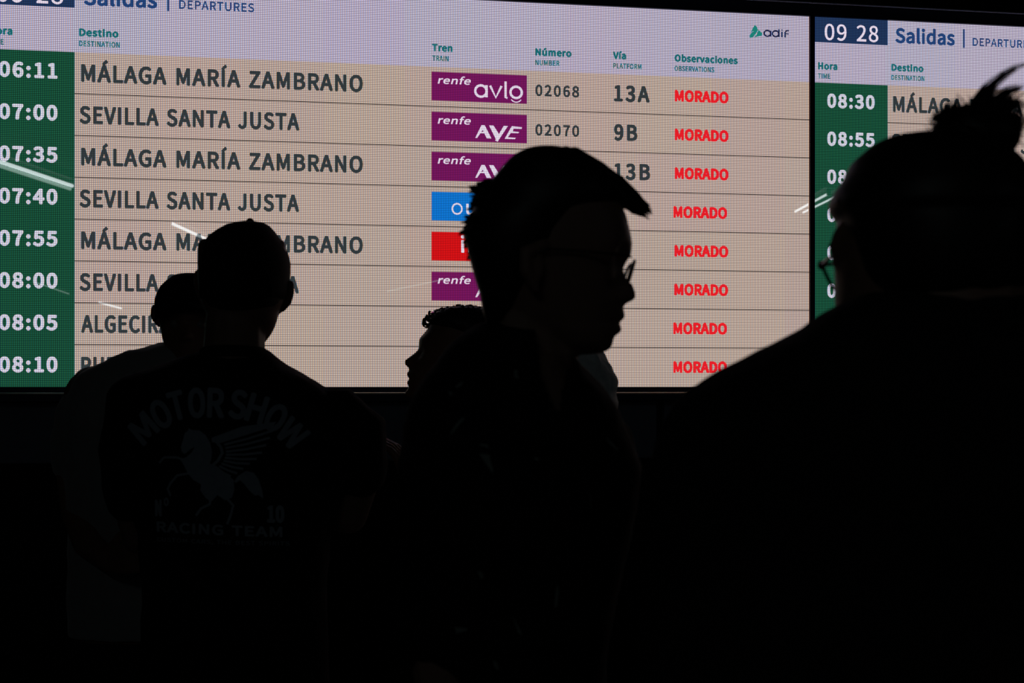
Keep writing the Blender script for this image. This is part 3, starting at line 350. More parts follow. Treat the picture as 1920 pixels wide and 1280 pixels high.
def T(e, s, pxl, pxr, row, base, cap, m, bold=0, off=0, name='lettering', parent=None, shear=0, dx=0, y=-.0016, track=.04):
    """text in row units (row 0 = header, rows counted from the top), pixel x of the left board"""
    z = (8-row+1)*R - base*R
    return flat(e, name, m, text_tris(s, LU(pxl)+dx, LU(pxr)+dx, z, cap*R, bold, shear, track), y=y, off=off, parent=parent)
TOPZ = 9.72*R
def header(e, off, dx, x0, x1):
    """header strip, clock and titles; dx shifts the left board's layout"""
    slab(e, 'header_panel', HEAD, x0, x1, 8*R, TOPZ, off=off)
    g = LU(139.7)+dx
    c = slab(e, 'clock_panel', NAVY, x0, g, 9.06*R, TOPZ, y=-.0012, off=off)
    hb = lambda px: px
    D = dx - (LU(1664)-LU(139.7))   # right board pixel coordinates -> this board
    def TR(s, a, b, py, px, capz, m, bold=0, nm='lettering', parent=None, track=.04):
        return flat(e, nm, m, text_tris(s, LU(a)+D, LU(b)+D, LZ(px, py), capz*R, bold, 0, track), y=-.0019, off=off, parent=parent)
    TR('09', 1546, 1587, 75.0, 1550, .425, T_WHB, .0012, parent=c); TR('28', 1606, 1646.5, 77.6, 1610, .425, T_WHB, .0012, parent=c)
    TR('Salidas', 1678.5, 1790, 81.2, 1690, .40, T_NAVY, .0034, track=.02)
    flat(e, 'divider', T_NAVY, [rect(LU(1805)+D, LU(1808.2)+D, LZ(1806, 90), LZ(1806, 55))], y=-.0019, off=off)
    TR('DEPARTURES', 1823.5, 1938, 86, 1826, .21, T_NAVY, .0009, track=.04)
    TR('Hora', 1533.5, 1570, 130.3, 1535, .19, T_TEAL, .0024); TR('TIME', 1533.5, 1556.5, 147, 1535, .135, T_TEAL, .0009)
    z1, z2 = 8*R+.385*R, 8*R+.145*R
    def TL(s, a, b, z, cap, bold, track=.04): flat(e, 'lettering', T_TEAL, text_tris(s, LU(a)+dx, LU(b)+dx, z, cap*R, bold, 0, track), y=-.0019, off=off)
    for s, a, b in (('Destino',148.3,222.5),('Tren',809.8,848.5),('Número',1003.5,1071.5),('Vía',1149,1173.8),('Observaciones',1264.5,1383)):
        if LU(a)+dx < x1-.1: TL(s, a, b, z1, .187, .0024)
    for s, a, b in (('DESTINATION',148.3,224.7),('TRAIN',810.5,841),('NUMBER',1003.5,1049),('PLATFORM',1149.5,1202.5),('OBSERVATIONS',1264.5,1339)):
        if LU(a)+dx < x1-.1: TL(s, a, b, z2, .135, .0009, .04)

def logo_renfe(px, row):
    z = (8-row+1)*R-.43*R+.004
    return text_tris('renfe', LU(px), LU(px+61), z, .215*R, .0007, .22, .05)
def pl(px, py, rx=893): return (LU(px), LZ(rx, py))
def badge(e, row, kind, off, parent):
    x0, x1 = LU(809.3), LU(987.5); zt = (9-row)*R-.125*R; zb = (9-row)*R-.838*R
    m = {'avlo':B_PUR,'AVE':B_PUR,'blue':B_BLU,'red':B_RED}[kind]
    b = slab(e, 'train_badge', m, x0, x1, zb, zt, y=-.0013, off=off, parent=parent)
    P = []; h = zt-zb; w_ = x1-x0
    X = lambda t: x0+t*w_
    Z = lambda t: zb+t*h
    if kind in ('avlo', 'AVE'): P += text_tris('renfe', X(.062), X(.40), Z(.585), .262*h, .0010, .25, .02)
    if kind == 'avlo':
        sw = .0102; r = .20*h
        P.append(stroke(circ(X(.515), Z(.385), r*1.02, r, n=30), sw)); P.append(stroke([(X(.515)+r, Z(.60)), (X(.515)+r, Z(.17))], sw))
        P.append(stroke([(X(.612), Z(.59)), (X(.672), Z(.175)), (X(.732), Z(.59))], sw))
        P.append(stroke([(X(.775), Z(.755)), (X(.775), Z(.19)), (X(.795), Z(.175))], sw))
        P.append(stroke(circ(X(.887), Z(.385), r*1.02, r, n=30), sw)); P.append(stroke(circ(X(.887), Z(.23), r*1.05, r*.95, 212, 328, 14), sw*.45))
    if kind == 'AVE':
        q = lambda L_: fill([[(X(a), Z(c)) for a, c in L_]])
        P += [q([(.455,.13),(.52,.585),(.555,.585),(.625,.13),(.575,.13),(.535,.42),(.475,.13)]), q([(.49,.30),(.54,.36),(.56,.30)]),
              q([(.60,.585),(.648,.585),(.715,.24),(.70,.05),(.682,.04)]),
              q([(.665,.06),(.69,.02),(.80,.585),(.755,.585)]),
              q([(.765,.13),(.84,.585),(.95,.56),(.945,.50),(.86,.50),(.85,.40),(.92,.385),(.91,.34),(.83,.34),(.80,.19),(.885,.18),(.875,.13)])]
    if kind == 'blue':
        P.append(stroke(circ(X(.265), Z(.42), .17*h, .18*h, n=30), .0068))
        P += text_tris('uigo', X(.36), X(.80), Z(.22), .52*h, .0012)
    if kind == 'red':
        P += text_tris('iryo', X(.305), X(.72), Z(.28), .60*h, .0025)
    flat(e, 'lettering', T_WHB, P, y=-.0022, off=off, parent=parent)
    return b

ROWS = [('06:11','MÁLAGA MARÍA ZAMBRANO',680.5,'avlo','02068','13A',1218,1264.8),
        ('07:00','SEVILLA SANTA JUSTA',561.5,'AVE','02070','9B',1195,1264.8),
        ('07:35','MÁLAGA MARÍA ZAMBRANO',680.5,'AVE','','13B',1219,1264.8),
        ('07:40','SEVILLA SANTA JUSTA',561,'blue','','',0,1262.3),
        ('07:55','MÁLAGA MARÍA ZAMBRANO',680.5,'red','','',0,1264.3),
        ('08:00','SEVILLA SANTA JUSTA',560.5,'AVE','','',0,1264),
        ('08:05','ALGECIRAS',340,'AVE','','',0,1262),
        ('08:10','PUERTOLLANO',400,'AVE','','',0,1262)]
def rows_of(e, rows, off, dx, x0, x1, gx):
    for i, (t, d, dr, bk, num, plat, pr, mo) in enumerate(rows):
        r = i+1; zt = (9-r)*R; zb = zt-R
        g = .0028
        mb = MB()
        mb.box(x0-off, gx-off, -.0009, 0, zb-.0001, zt, 1)
        mb.box(gx-off, x1-off, -.0009, 0, zb+(g if i < 7 else 0), zt, 0)
        s = newobj('timetable_row', mb.mesh(), e, [BEI, GRN])
        if t: 
            T(e, t, -2, 108, r, .655, .375, T_WH, .0037, off, 'time_lettering', s, dx=dx+ (0 if dx == 0 else .004), track=.07)
        if d:
            T(e, d, 152 if d[0] != 'S' else 149, dr, r, .705, .425, T_DK, .0034, off, 'destination_lettering', s, dx=dx, track=.05)
        if bk: badge(e, r, bk, off, s)
        if num: T(e, num, 1003.8, 1085.8, r, .635, .29, T_DK, .0022, off, 'number_lettering', s, track=.10)
        if plat: T(e, plat, 1151, pr, r, .70, .425, T_DK, .0038, off, 'platform_lettering', s, track=.10)
        if mo: T(e, 'MORADO', mo, mo+101, r, .645, .305, T_RED, .0036, off, 'status_lettering', s, track=.02)
# left board
xs, xe = ULEFT, LU(1516.8)
eL, wL = board('left', 'large lit departures board listing trains from 06:11 to 08:10 on a dark wall', xs, xe, TOPZ)
header(eL, xs, 0, xs, xe); rows_of(eL, ROWS, xs, 0, xs, xe, LU(139.7))
P = [fill([[(LU(a), LZ(1415, b)) for a, b in l]]) for l in ([(1415,47),(1418.5,50),(1421,56),(1417,63),(1411,70.5),(1405.8,71.8),(1405.3,66.5),(1408.8,62),(1413,58.8),(1408,60.4),(1411.3,53)], [(1422,55.5),(1428.8,62),(1427.8,66.4),(1413.5,70.2),(1418.5,65)])]
flat(eL, 'logo', led('lit teal logo', rgb(30,128,118), .3), P, y=-.002, off=xs)
q = lambda a, b: (LU(a), LZ(1455, b))
sw = .0066; rx = LU(1438.5)-LU(1433.6); P = []
ellp = lambda cx: circ(LU(cx), LZ(1455, 63.6), (LU(cx+6)-LU(cx)), LZ(1455, 58.2)-LZ(1455, 63.6), n=24)
P.append(stroke(ellp(1438.5), sw)); P.append(stroke([q(1444.5, 58), q(1444.5, 69.3)], sw))
P.append(stroke(ellp(1454), sw)); P.append(stroke([q(1460.3, 54.8), q(1460.3, 69.5)], sw))
P.append(stroke([q(1466, 59), q(1466, 69.7)], sw)); P.append(stroke([q(1466, 55), q(1466, 57.2)], sw))
P.append(stroke([q(1472, 69.9), q(1472, 60), q(1474, 56.8), q(1479, 56.5)], sw)); P.append(stroke([q(1472, 62.5), q(1478.5, 62.8)], sw*.8))
flat(eL, 'logo_lettering', led('lit ink text', rgb(28,32,66), .3), P, y=-.002, off=xs)
# right board: same layout, shifted
xr0 = LU(1526.5); DX = LU(1664)-LU(139.7); xr1 = xr0+(xe-xs)
eR, wR = board('right', 'lit departures board at right, clock reading 09 28, behind the hair bun', xr0, xr1, TOPZ)
header(eR, xr0, DX, xr0, xr1)
RR = []
RROWS = [('08:30','MÁLAGA MARÍA ZAMBRANO',680.5,'','','',0,0),('08:55','SEVILLA SANTA JUSTA',561.5,'','','',0,0),
         ('08:58','',0,'','','',0,0),('09:00','',0,'','','',0,0),('09:05','',0,'','','',0,0),('09:10','',0,'','','',0,0),('','',0,'','','',0,0),('','',0,'','','',0,0)]
rows_of(eR, RROWS, xr0, DX, xr0, xr1, LU(1664))

# frames round each board: a part of it
def frame(e, x0, x1, off, left_full=True):
    mb = MB(); y0, y1 = -.012, .08; tt = .052
    bl = .02 if left_full else .0
    mb.box(x0-off-.0, x1-off+.0, y0, y1, TOPZ, TOPZ+tt)           # top
    mb.box(x0-off, x1-off, y0, y1, -.030, 0)                      # bottom
    newobj('bezel', mb.mesh(), e, M_BEZ)
    mb = MB(); mb.tube([(x0-off, -.034, TOPZ+tt), (x1-off, -.034, TOPZ+tt)], .0036, 8, False)
    newobj('top_trim', mb.mesh(smooth=True), e, M_BEZ2)
    mb = MB(); mb.box(x0-off, x1-off, -.040, .07, -.056, -.030); newobj('lower_rail', mb.mesh(), e, M_BEZ)
    mb = MB(); mb.tube([(x0-off, -.046, -.0270), (x1-off, -.046, -.0270)], .0046, 8, False)
    newobj('lower_trim', mb.mesh(smooth=True), e, M_LIP)
M_BEZ2 = mat('grey blue trim', (.45,.5,.65,1), .3, .6)
frame(eL, xs-.02, LU(1517), xs); frame(eR, LU(1517.2), xr1+.02, xr0)
mb = MB(); mb.box(LU(1517.2)-xr0, LU(1526.3)-xr0, -.010, .06, 0, TOPZ); newobj('mullion', mb.mesh(), eR, M_BEZ)
mb = MB(); mb.box(-.03, 0, -.010, .06, 0, TOPZ); newobj('side_bezel', mb.mesh(), eL, M_BEZ)

# ---------------------------------------------------------------- tube lamps on the ceiling behind the viewer (mirrored by the boards)
def lamp(label, a, b, r=.019, second=False, dim=False):
    a, b = Vector(a), Vector(b); d = (b-a); L_ = d.length; e = empty('tube_lamp', label, 'lamp', tuple(a), math.atan2(d.y, d.x), 'tube lamps on the ceiling')
    n = 2 if r > .015 else 1
    mb = MB(); mb.box(0, L_, -.05, .05, .06, .12); newobj('housing', mb.mesh(), e, M_LAMPBODY)
    mb = MB(); mb.tube([(.03,0,0),(L_-.03,0,0)], r, 12); newobj('tube', mb.mesh(smooth=True), e, M_TUBE2 if dim else M_TUBE)
    if second: mb = MB(); mb.tube([(.03,0,-.040),(L_-.08,0,-.040)], r*.8, 12); newobj('tube', mb.mesh(smooth=True), e, M_TUBE2)  # added lower tube, stands in for the dim doubled band under the mirrored streak
    mb = MB(); mb.box(0,.03,-.02,.02,-.02,.06); mb.box(L_-.03,L_,-.02,.02,-.02,.05); newobj('socket', mb.mesh(), e, M_LAMPBODY)
lamp('white tube lamp on the ceiling behind the crowd, its streak mirrored in the left board', (-1.77,-1.83,3.5), (-.66,-3.89,3.5), .018, True)
lamp('thin white tube lamp further back, mirrored beside the capped man in black', (.84,-7.0,3.5), (1.79,-9.24,3.5), .018)
lamp('far white tube lamp mirrored as a short faint streak over ALGECIRAS', (2.26,-25.68,3.5), (3.22,-28.54,3.5), .02)
lamp('white tube lamp mirrored across the frame between the two boards', (7.42,-3.05,3.5), (6.81,-1.44,3.5), .012)
lamp('slim tube lamp mirrored as a faint line across the green column beside 08:00', (.165,-18.69,3.5), (1.28,-22.65,3.5), .008, dim=True)
lamp('slim tube lamp mirrored as a thin line over the lowest visible purple badge', (7.49,-19.10,3.5), (7.39,-14.80,3.5), .006, dim=True)
lamp('second white tube lamp mirrored just below the streak between the boards', (7.56,-3.10,3.5), (6.99,-1.50,3.5), .010)

# ---------------------------------------------------------------- people
SKIN = mat('tanned skin', (.24,.14,.10,1), .5, .4, noise=.1, nscale=30, bump=.05)
SKIN2 = mat('light skin', (.22,.14,.11,1), .5, .4, noise=.1, nscale=30, bump=.05)
SKIN_D = mat('brown skin', (.16,.09,.06,1), .5, .4, noise=.1, nscale=30, bump=.05)
HAIRM = mat('black hair', (.006,.005,.005,1), .5, .4, noise=.3, nscale=80)
TEE_BK = mat('black cotton', (.006,.006,.007,1), .9, .15, noise=.25, nscale=40, bump=.3, bscale=900)
TEE_GY = mat('grey cotton', (.30,.31,.31,1), .9, .2, sheen=.6, noise=.12, nscale=40, bump=.3, bscale=900)
TEE_WH = mat('pale grey cotton', (.74,.82,.84,1), .9, .2, sheen=1, noise=.1, nscale=40, bump=.3, bscale=900)
TEE_DK = mat('dark cotton', (.012,.012,.013,1), .9, .15, noise=.2, nscale=40, bump=.3, bscale=900)
JEAN = mat('dark denim', (.012,.014,.022,1), .9, .2, noise=.2, nscale=60, bump=.3, bscale=700)
SHOEM = mat('black leather', (.01,.01,.01,1), .5, .4)
CAPM = mat('black cap twill', (.008,.009,.010,1), .85, .2, noise=.2, nscale=50, bump=.3, bscale=900)
PRINT = mat('faded screen print', (.32,.38,.45,1), .9, .1, noise=.15, nscale=90)
MARK = mat('pale shirt motif', (.22,.27,.25,1), .9, .1)
GLASSF = mat('black spectacle frame', (.01,.01,.012,1), .3, .5)
EYEM = mat('eye white', (.22,.21,.2,1), .4, .3)
LENS = bpy.data.materials.new('spectacle lens'); LENS.use_nodes = True
_b = LENS.node_tree.nodes['Principled BSDF']; _b.inputs['Transmission Weight'].default_value = 1; _b.inputs['Roughness'].default_value = 0; _b.inputs['IOR'].default_value = 1.02
_b.inputs['Base Color'].default_value = (.93,.97,.95,1)

ZT = [0,.05,.12,.2,.3,.4,.5,.6,.7,.8,.88,.94,.98,1]
HWD = [.018,.036,.048,.056,.063,.069,.073,.076,.077,.074,.064,.048,.028,.006]
BASE = [.066,.078,.082,.084,.086,.088,.088,.090,.092,.086,.072,.052,.028,.0]
BACK = [.03,-.005,-.03,-.058,-.078,-.088,-.094,-.100,-.101,-.094,-.080,-.060,-.036,-.006]
PROF = [(0,.068),(.04,.084),(.09,.090),(.14,.086),(.18,.093),(.215,.092),(.235,.086),(.26,.096),(.29,.092),(.32,.092),(.35,.112),(.38,.117),(.45,.102),(.52,.089),(.56,.095),(.62,.094),(.7,.092),(.8,.086),(.88,.072),(.94,.052),(.98,.028),(1,0)]
def head(mb, org, H, yaw, S=1.0, prof=None, base=None, back=None, hw=None, nz=76, seg=56, dz=0, pitch=0):
    """closed head surface. org = point under the chin on the head's axis (world); profile functions take z in metres"""
    f = Vector((math.cos(yaw), math.sin(yaw), 0)); l = Vector((-f.y, f.x, 0)); rings = []
    P_ = prof or (lambda z: interp(PROF, z/H)*S); B_ = base or (lambda z: float(np.interp(z/H, ZT, BASE))*S)
    K_ = back or (lambda z: float(np.interp(z/H, ZT, BACK))*S); H_ = hw or (lambda z: float(np.interp(z/H, ZT, HWD))*S)
    for i in range(nz+1):
        t = i/nz; t = t if t < .8 else .8+.2*math.sin((t-.8)/.2*math.pi/2)
        z = H*t; p, b, k, h = P_(z), B_(z), K_(z), H_(z); mid = (b*.15+k*.85) if b > k else k; mid = (b+k)/2
        ring = []
        for j in range(seg):
            a = 2*math.pi*j/seg; c, s_ = math.cos(a), math.sin(a); ex = 2.15
            x = mid+(b-mid)*math.copysign(abs(c)**(2/ex), c); y = h*math.copysign(abs(s_)**(2/ex), s_)
            if c > 0:
                sg = .013+.012*max(0, 1-abs(t-.25)/.12)+.03*max(0, (t-.52)*4)
                sg = min(sg, .06)
                if t < .15: sg = .024
                x += (p-b)*math.exp(-(y/sg)**2)
                for sy in (-1, 1): x -= .009*S*math.exp(-((y-sy*.031)/.013)**2-((t-.50)/.05)**2)
            v = Vector((x, y, z))
            if pitch: v = Matrix.Rotation(pitch, 3, 'Y') @ v
            ring.append(Vector(org)+f*v.x+l*v.y+Vector((0,0,v.z)))
        rings.append(ring)
    mb.loft(rings)
    return f, l
def hand(mb, wrist, d, side, palm, curl=.5, S=1.0):
    """wrist pos, pointing direction d, side = direction of the thumb, palm = direction the palm faces"""
    wrist, d, side, palm = Vector(wrist), Vector(d).normalized(), Vector(side).normalized(), Vector(palm).normalized()
    for k, (o, ln) in enumerate(((.030,.070),(.010,.078),(-.010,.073),(-.029,.058))):
        kn = wrist+d*.088*S+side*o*S
        a1 = curl; a2 = curl*2
        d1 = (d*math.cos(a1)+palm*math.sin(a1)); d2 = (d*math.cos(a2)+palm*math.sin(a2))
        p1 = kn+d1*ln*.5*S; p2 = p1+d2*ln*.45*S
        mb.tube([wrist+side*o*.6*S, kn, p1, p2], [.014*S,.0115*S,.0088*S,.0075*S], 10)
    t0 = wrist+side*.022*S+d*.02*S; t1 = t0+(side*.8+d*.6+palm*.2).normalized()*.042*S; t2 = t1+(side*.25+d+palm*.5).normalized()*.032*S
    mb.tube([t0, t1, t2], [.013*S,.011*S,.009*S], 10)

def px_rows(rows, Y, hd, yo=0.0, shrink=0.0):
    """rows: (py, xl, xr[, hd[, dy]]) -> metric rows"""
    out = []
    for r in rows:
        h = r[3] if len(r) > 3 and r[3] else hd; dy = r[4] if len(r) > 4 else yo
        a, b = W(r[1], r[0], Y), W(r[2], r[0], Y); sh = min(shrink, (b.x-a.x)*.3)
        out.append((a.z-(shrink*.6), a.x+sh, b.x-sh, Y+dy, max(.02, h-sh)))
    return out

def lower(e, bodymb, cx, Y, fwd, pants, shoes, hw=.17, hipz=.90, hd=.12, split=.10, vox=.008):
    """legs, feet, trousers and shoes from the hips down"""
    f = Vector((fwd[0], fwd[1], 0)).normalized(); r = Vector((f.y, -f.x, 0)); c = Vector((cx, Y, 0))
    pm = MB(); sm = []
    pm.ell(c+Vector((0,0,hipz)), (hw*.92, hd*.88, .10), rot=Matrix.Rotation(math.atan2(r.y, r.x), 3, 'Z'))
    for s in (-1, 1):
        hip = c+r*s*.09+Vector((0,0,hipz-.02)); kn = c+r*s*(split+.01)+f*.02+Vector((0,0,.49)); an = c+r*s*(split+.015)-f*.02+Vector((0,0,.09))
        bodymb.tube([hip, kn+Vector((0,0,.12)), kn, (kn+an)/2+Vector((0,0,.06)), an], [.075,.062,.050,.050,.034])
        bodymb.tube([an-Vector((0,0,.02)), an+f*.06-Vector((0,0,.055)), an+f*.13-Vector((0,0,.066))], [.030,.020,.014])
        pm.tube([hip, kn+Vector((0,0,.15)), kn, (kn+an)/2, an-Vector((0,0,.02))], [.080,.082,.074,.068,.066], 16, True)
        s1 = MB(); q = an+Vector((0,0,-.06))
        rot = Matrix.Rotation(math.atan2(f.y, f.x), 3, 'Z')
        rr = []
        for t, wd, hh in ((-.085,.020,.035),(-.07,.036,.075),(-.02,.040,.085),(.04,.042,.075),(.10,.048,.055),(.16,.044,.045),(.19,.030,.036),(.20,.012,.025)):
            rr.append([Vector((q.x, q.y, 0))+rot@Vector((t, wd*math.copysign(abs(math.cos(a))**.8, math.cos(a)), max(0, hh*.5+hh*.55*math.sin(a)) if math.sin(a) > -.6 else 0)) for a in [2*math.pi*k/16 for k in range(16)]])
        s1.loft(rr); sm.append(s1)
    remeshed(pm, 'trousers', e, pants, vox, 5, .012, .12)
    for s1 in sm: newobj('shoe', s1.mesh(smooth=True), e, shoes)
def eyes(e, org, H, yaw, S=1.0):
    f = Vector((math.cos(yaw), math.sin(yaw), 0)); l = Vector((-f.y, f.x, 0))
    for s in (-1, 1):
        mb = MB(); mb.ell(Vector(org)+f*.0715*S+l*s*.031*S+Vector((0,0,H*.5)), (.0115,)*3, 12, 8)
        newobj('eye', mb.mesh(smooth=True), e, EYEM)
def ear(mb, pts, Y, r, dy=0): mb.tube([W(a, b, Y, dy+k*.004) for k, (a, b) in enumerate(pts)], r, 12)
def decal(polys, target, y0, name, parent, m, offs=.0025, maxe=.014, conv=None):
    """flat print laid onto the cloth by straight projection along +Y"""
    bm = bmesh.new()
    for vs, ts in polys:
        vv = [bm.verts.new(conv(p)) for p in vs]
        for t in ts:
            try: bm.faces.new([vv[i] for i in t])
            except ValueError: pass
    for _ in range(5):
        es = [ed for ed in bm.edges if ed.calc_length() > maxe]
        if not es: break
        bmesh.ops.subdivide_edges(bm, edges=es, cuts=1)
        bmesh.ops.triangulate(bm, faces=bm.faces)
    bvh = BVHTree.FromPolygons([v.co for v in target.data.vertices], [p.vertices for p in target.data.polygons])
    last = y0
    for v in bm.verts:
        h = bvh.ray_cast(Vector((v.co.x, y0-1, v.co.z)), Vector((0,1,0)))
        if h[0]: last = h[0].y
        v.co.y = last-offs
    me = bpy.data.meshes.new(name); bm.to_mesh(me); bm.free()
    return newobj(name, me, parent, m)

# ---- 1. man in a cap and grey T-shirt, behind the man in the black shirt (faces the viewer)
Y = 3.75; m_ = Y/F
e = empty('person', 'man in dark cap and grey T-shirt facing the camera, partly behind the black-shirted man', 'person', (W(300, 725, Y).x, Y, 0), 0, None)
g0 = -e.location
def finish_person(e):
    """children were built in world coordinates: shift their meshes to the person's base"""
    for o in e.children:
        o.data.transform(Matrix.Translation(-e.location))
        for c in o.children: c.data.transform(Matrix.Translation(-e.location))
body = MB(); org = W(362, 700, Y, -.015)
head(body, org, .235, math.radians(-86), 1.0, hw=lambda z: float(np.interp(z/.235, ZT, HWD))*1.04)
body.tube([W(362, 640, Y, .02), W(352, 700, Y, .02), W(330, 740, Y, .02)], [.062,.064,.075])
ear(body, [(291,578),(289,590),(293,603),(298,611)], Y, [.0115,.0120,.009,.006])
ear(body, [(433,578),(435,590),(431,603),(426,611)], Y, [.0115,.0120,.009,.006])
rw = [(643,300,425,.055),(650,276,440,.075),(655,262,455,.085),(659,240,466,.09),(674,202,490,.10),(689,169,500,.11),(702,150,512),(719,141,516),(737,129,520),(764,120,520),(860,118,520),(960,128,515),(1060,132,510),(1150,128,512),(1190,130,510)]
body.rows(px_rows(rw[4:], Y, .115, 0, .014))
body.tube([W(160,735,Y), W(140,800,Y), W(135,870,Y,.0), W(150,960,Y,-.02)], [.05,.047,.042,.040])
body.tube([W(150,960,Y,-.02), W(190,1010,Y,-.12), W(240,1030,Y,-.2)], [.040,.035,.027]); hand(body, W(240,1030,Y,-.2), (.7,-.6,.1), (0,0,1), (.7,.6,0), .5)
body.tube([W(480,735,Y), W(500,850,Y), W(495,960,Y,-.02)], [.05,.044,.040]); body.tube([W(495,960,Y,-.02), W(450,1010,Y,-.12), W(400,1030,Y,-.2)], [.040,.035,.027]); hand(body, W(400,1030,Y,-.2), (-.7,-.6,.1), (0,0,1), (-.7,.6,0), .5)
lower(e, body, W(320, 725, Y).x, Y, (0,-1), JEAN, SHOEM)
remeshed(body, 'body', e, SKIN, .0065, 2)
sh = MB(); sh.rows(px_rows(rw, Y, .125))
sh.tube([W(172,728,Y), W(150,780,Y), W(143,830,Y), W(142,864,Y)], [.056,.060,.062,.062]); sh.tube([W(470,740,Y), W(478,800,Y), W(478,860,Y)], [.055,.058,.060])
remeshed(sh, 't_shirt', e, TEE_GY, .0065, 5, .012, .07)
cp = MB()      # cap crown and curved visor
R1 = [(514,346,378,.03),(516,335,387,.05),(520,327,397,.068),(530,315,409,.085),(539,306,416,.093),(550,300,423,.1),(562,296,428,.104),(575,295,430,.105),(588,295,431,.103)]
cp.rows(px_rows([(a,b,c,d*1.17) for a,b,c,d in R1], Y, .1, -.012), ex=2.1)
capo = newobj('cap_crown', cp.mesh(smooth=True), e, CAPM)
vs = MB(); ra, rb = [], []
for i in range(17):
    t = -1+i/8; xx = 367+t*60; yy = 575+29*abs(t)**2.2
    yy2 = yy-14
    ra.append((W(xx, yy, Y).x, Y-.105-.065*math.sqrt(max(0,1-t*t)), W(xx, yy, Y).z)); rb.append((W(xx*.0+367+t*56, yy2, Y).x, Y-.02-.065*math.sqrt(max(0,1-t*t)), W(xx, yy2-4, Y).z))
rc = [(p[0], p[1], p[2]-.004) for p in ra]; rd = [(p[0], p[1], p[2]-.004) for p in rb]
n = 17; vs.add(ra+rb+rc+rd, [(i, i+1, n+i+1, n+i) for i in range(16)]+[(2*n+i+1, 2*n+i, 3*n+i, 3*n+i+1) for i in range(16)]+[(i, 2*n+i, 2*n+i+1, i+1) for i in range(16)]+[(n+i, n+i+1, 3*n+i+1, 3*n+i) for i in range(16)])
newobj('cap_visor', vs.mesh(smooth=True), e, CAPM)
eyes(e, org, .235, math.radians(-86)); finish_person(e)

# ---- 2. man in a black cap and a black T-shirt with a back print
Y = 3.2; m_ = Y/F
e = empty('person', 'man in a black cap seen from behind, black T-shirt printed MOTOR SHOW', 'person', (W(430, 725, Y).x, Y, 0))
body = MB()
HR = [(492,379,543),(510,379,542.5),(530,379,541.5),(550,380.5,538),(565,381,534),(583,384,520.5),(596,387,517.7),(606,389,513.5),(615,392,509.5),(627,398,503)]
def hwf(z):
    py = 668-z/m_
    if py > 627: return float(np.interp(py, [627,668], [52*m_, 20*m_]))
    return (interp([(a, c) for a, b, c in HR], max(py, 500))-interp([(a, b) for a, b, c in HR], max(py, 500)))/2*m_*math.sqrt(max(.02, 1-(max(0, 470-py)/55)**2)) if py < 470 else (interp([(a, c) for a, b, c in HR], py)-interp([(a, b) for a, b, c in HR], py))/2*m_
org = W(456, 668, Y, -.01)
head(body, org, .245, math.radians(97), 1.0, hw=hwf)
body.tube([W(447,600,Y,-.035), W(444,650,Y,-.03), W(440,690,Y,-.02)], [.062,.0645,.066])
ear(body, [(544,533),(543,546),(537,563),(527,577)], Y, [.0095,.0100,.0115,.0090]); ear(body, [(372,513),(371,530),(375,550),(382,568)], Y, [.0095,.0100,.0105,.0085])
rw = [(654,392,500,.062),(659,375,507,.07),(668,345,516,.085),(680,316,531,.10),(690,285,547,.11),(700,256,568,.118),(712,226,591),(724,212,607),(740,204,625),(770,200,640),(830,205,652),(900,226,650),(1000,262,622),(1100,270,612),(1280,264,616),(1330,264,616)]
body.rows(px_rows(rw[3:], Y, .12, 0, .014))
LA = [W(250,770,Y), W(238,840,Y), W(240,930,Y,.02), W(252,1010,Y,.05)]; RA = [W(612,775,Y), W(642,782,Y), W(680,818,Y), W(676,890,Y,.01), W(650,970,Y,.05)]
body.tube(LA, [.048,.046,.042,.038]); body.tube([LA[-1], W(300,1000,Y,.17), W(350,985,Y,.27)], [.039,.034,.027]); hand(body, W(350,985,Y,.27), (.5,.8,.1), (0,0,1), (.8,-.5,0), .6)
body.tube(RA, [.046,.046,.046,.043,.039]); body.tube([RA[-1], W(620,980,Y,.16), W(560,970,Y,.26)], [.039,.034,.027]); hand(body, W(560,970,Y,.26), (-.5,.8,.1), (0,0,1), (-.8,-.5,0), .6)
lower(e, body, W(440, 725, Y).x, Y, (0,1), JEAN, SHOEM)
remeshed(body, 'body', e, SKIN2, .005, 1)
sh = MB(); sh.rows(px_rows(rw, Y, .125))
sh.tube(LA[:3], [.058,.060,.058]); sh.tube([W(597,772,Y), W(634,771,Y), W(672,806,Y), W(674,880,Y)], [.052,.0535,.0605,.060])
shirt = remeshed(sh, 't_shirt', e, TEE_BK, .006, 5, .010, .07)
rg = MB(); nk = W(443, 660, Y)     # ribbed collar
rings = []
for i in range(28):
    a = 2*math.pi*i/28; c0 = Vector((nk.x+.0655*math.cos(a), Y-.028+.068*math.sin(a), nk.z-.004-.006*math.sin(a)))
    rings.append([c0+Vector((math.cos(a)*.006*math.cos(b), math.sin(a)*.006*math.cos(b), .011*math.sin(b))) for b in [2*math.pi*k/8 for k in range(8)]])
rings.append(rings[0]); rg.loft(rings, close=False); newobj('collar', rg.mesh(smooth=True), e, TEE_BK)
cp = MB()
R1 = [(416.5,452,484,.02),(419,440,497,.035),(424,425,506,.055),(434,409,515,.075),(444,396,522,.088),(456,386,531,.098),(468,381.5,537,.104),(480,380,541,.108),(492,378,543.5,.110),(510,377.5,543.5,.111),(528,377.5,542.5,.111),(545,378,541,.110),(562,381,537,.108)]
cp.rows(px_rows([(a,b,c,d*1.15+.004) for a,b,c,d in R1], Y, .1, -.004), ex=2.08, seg=48)
cr = newobj('cap_crown', cp.mesh(smooth=True), e, CAPM)
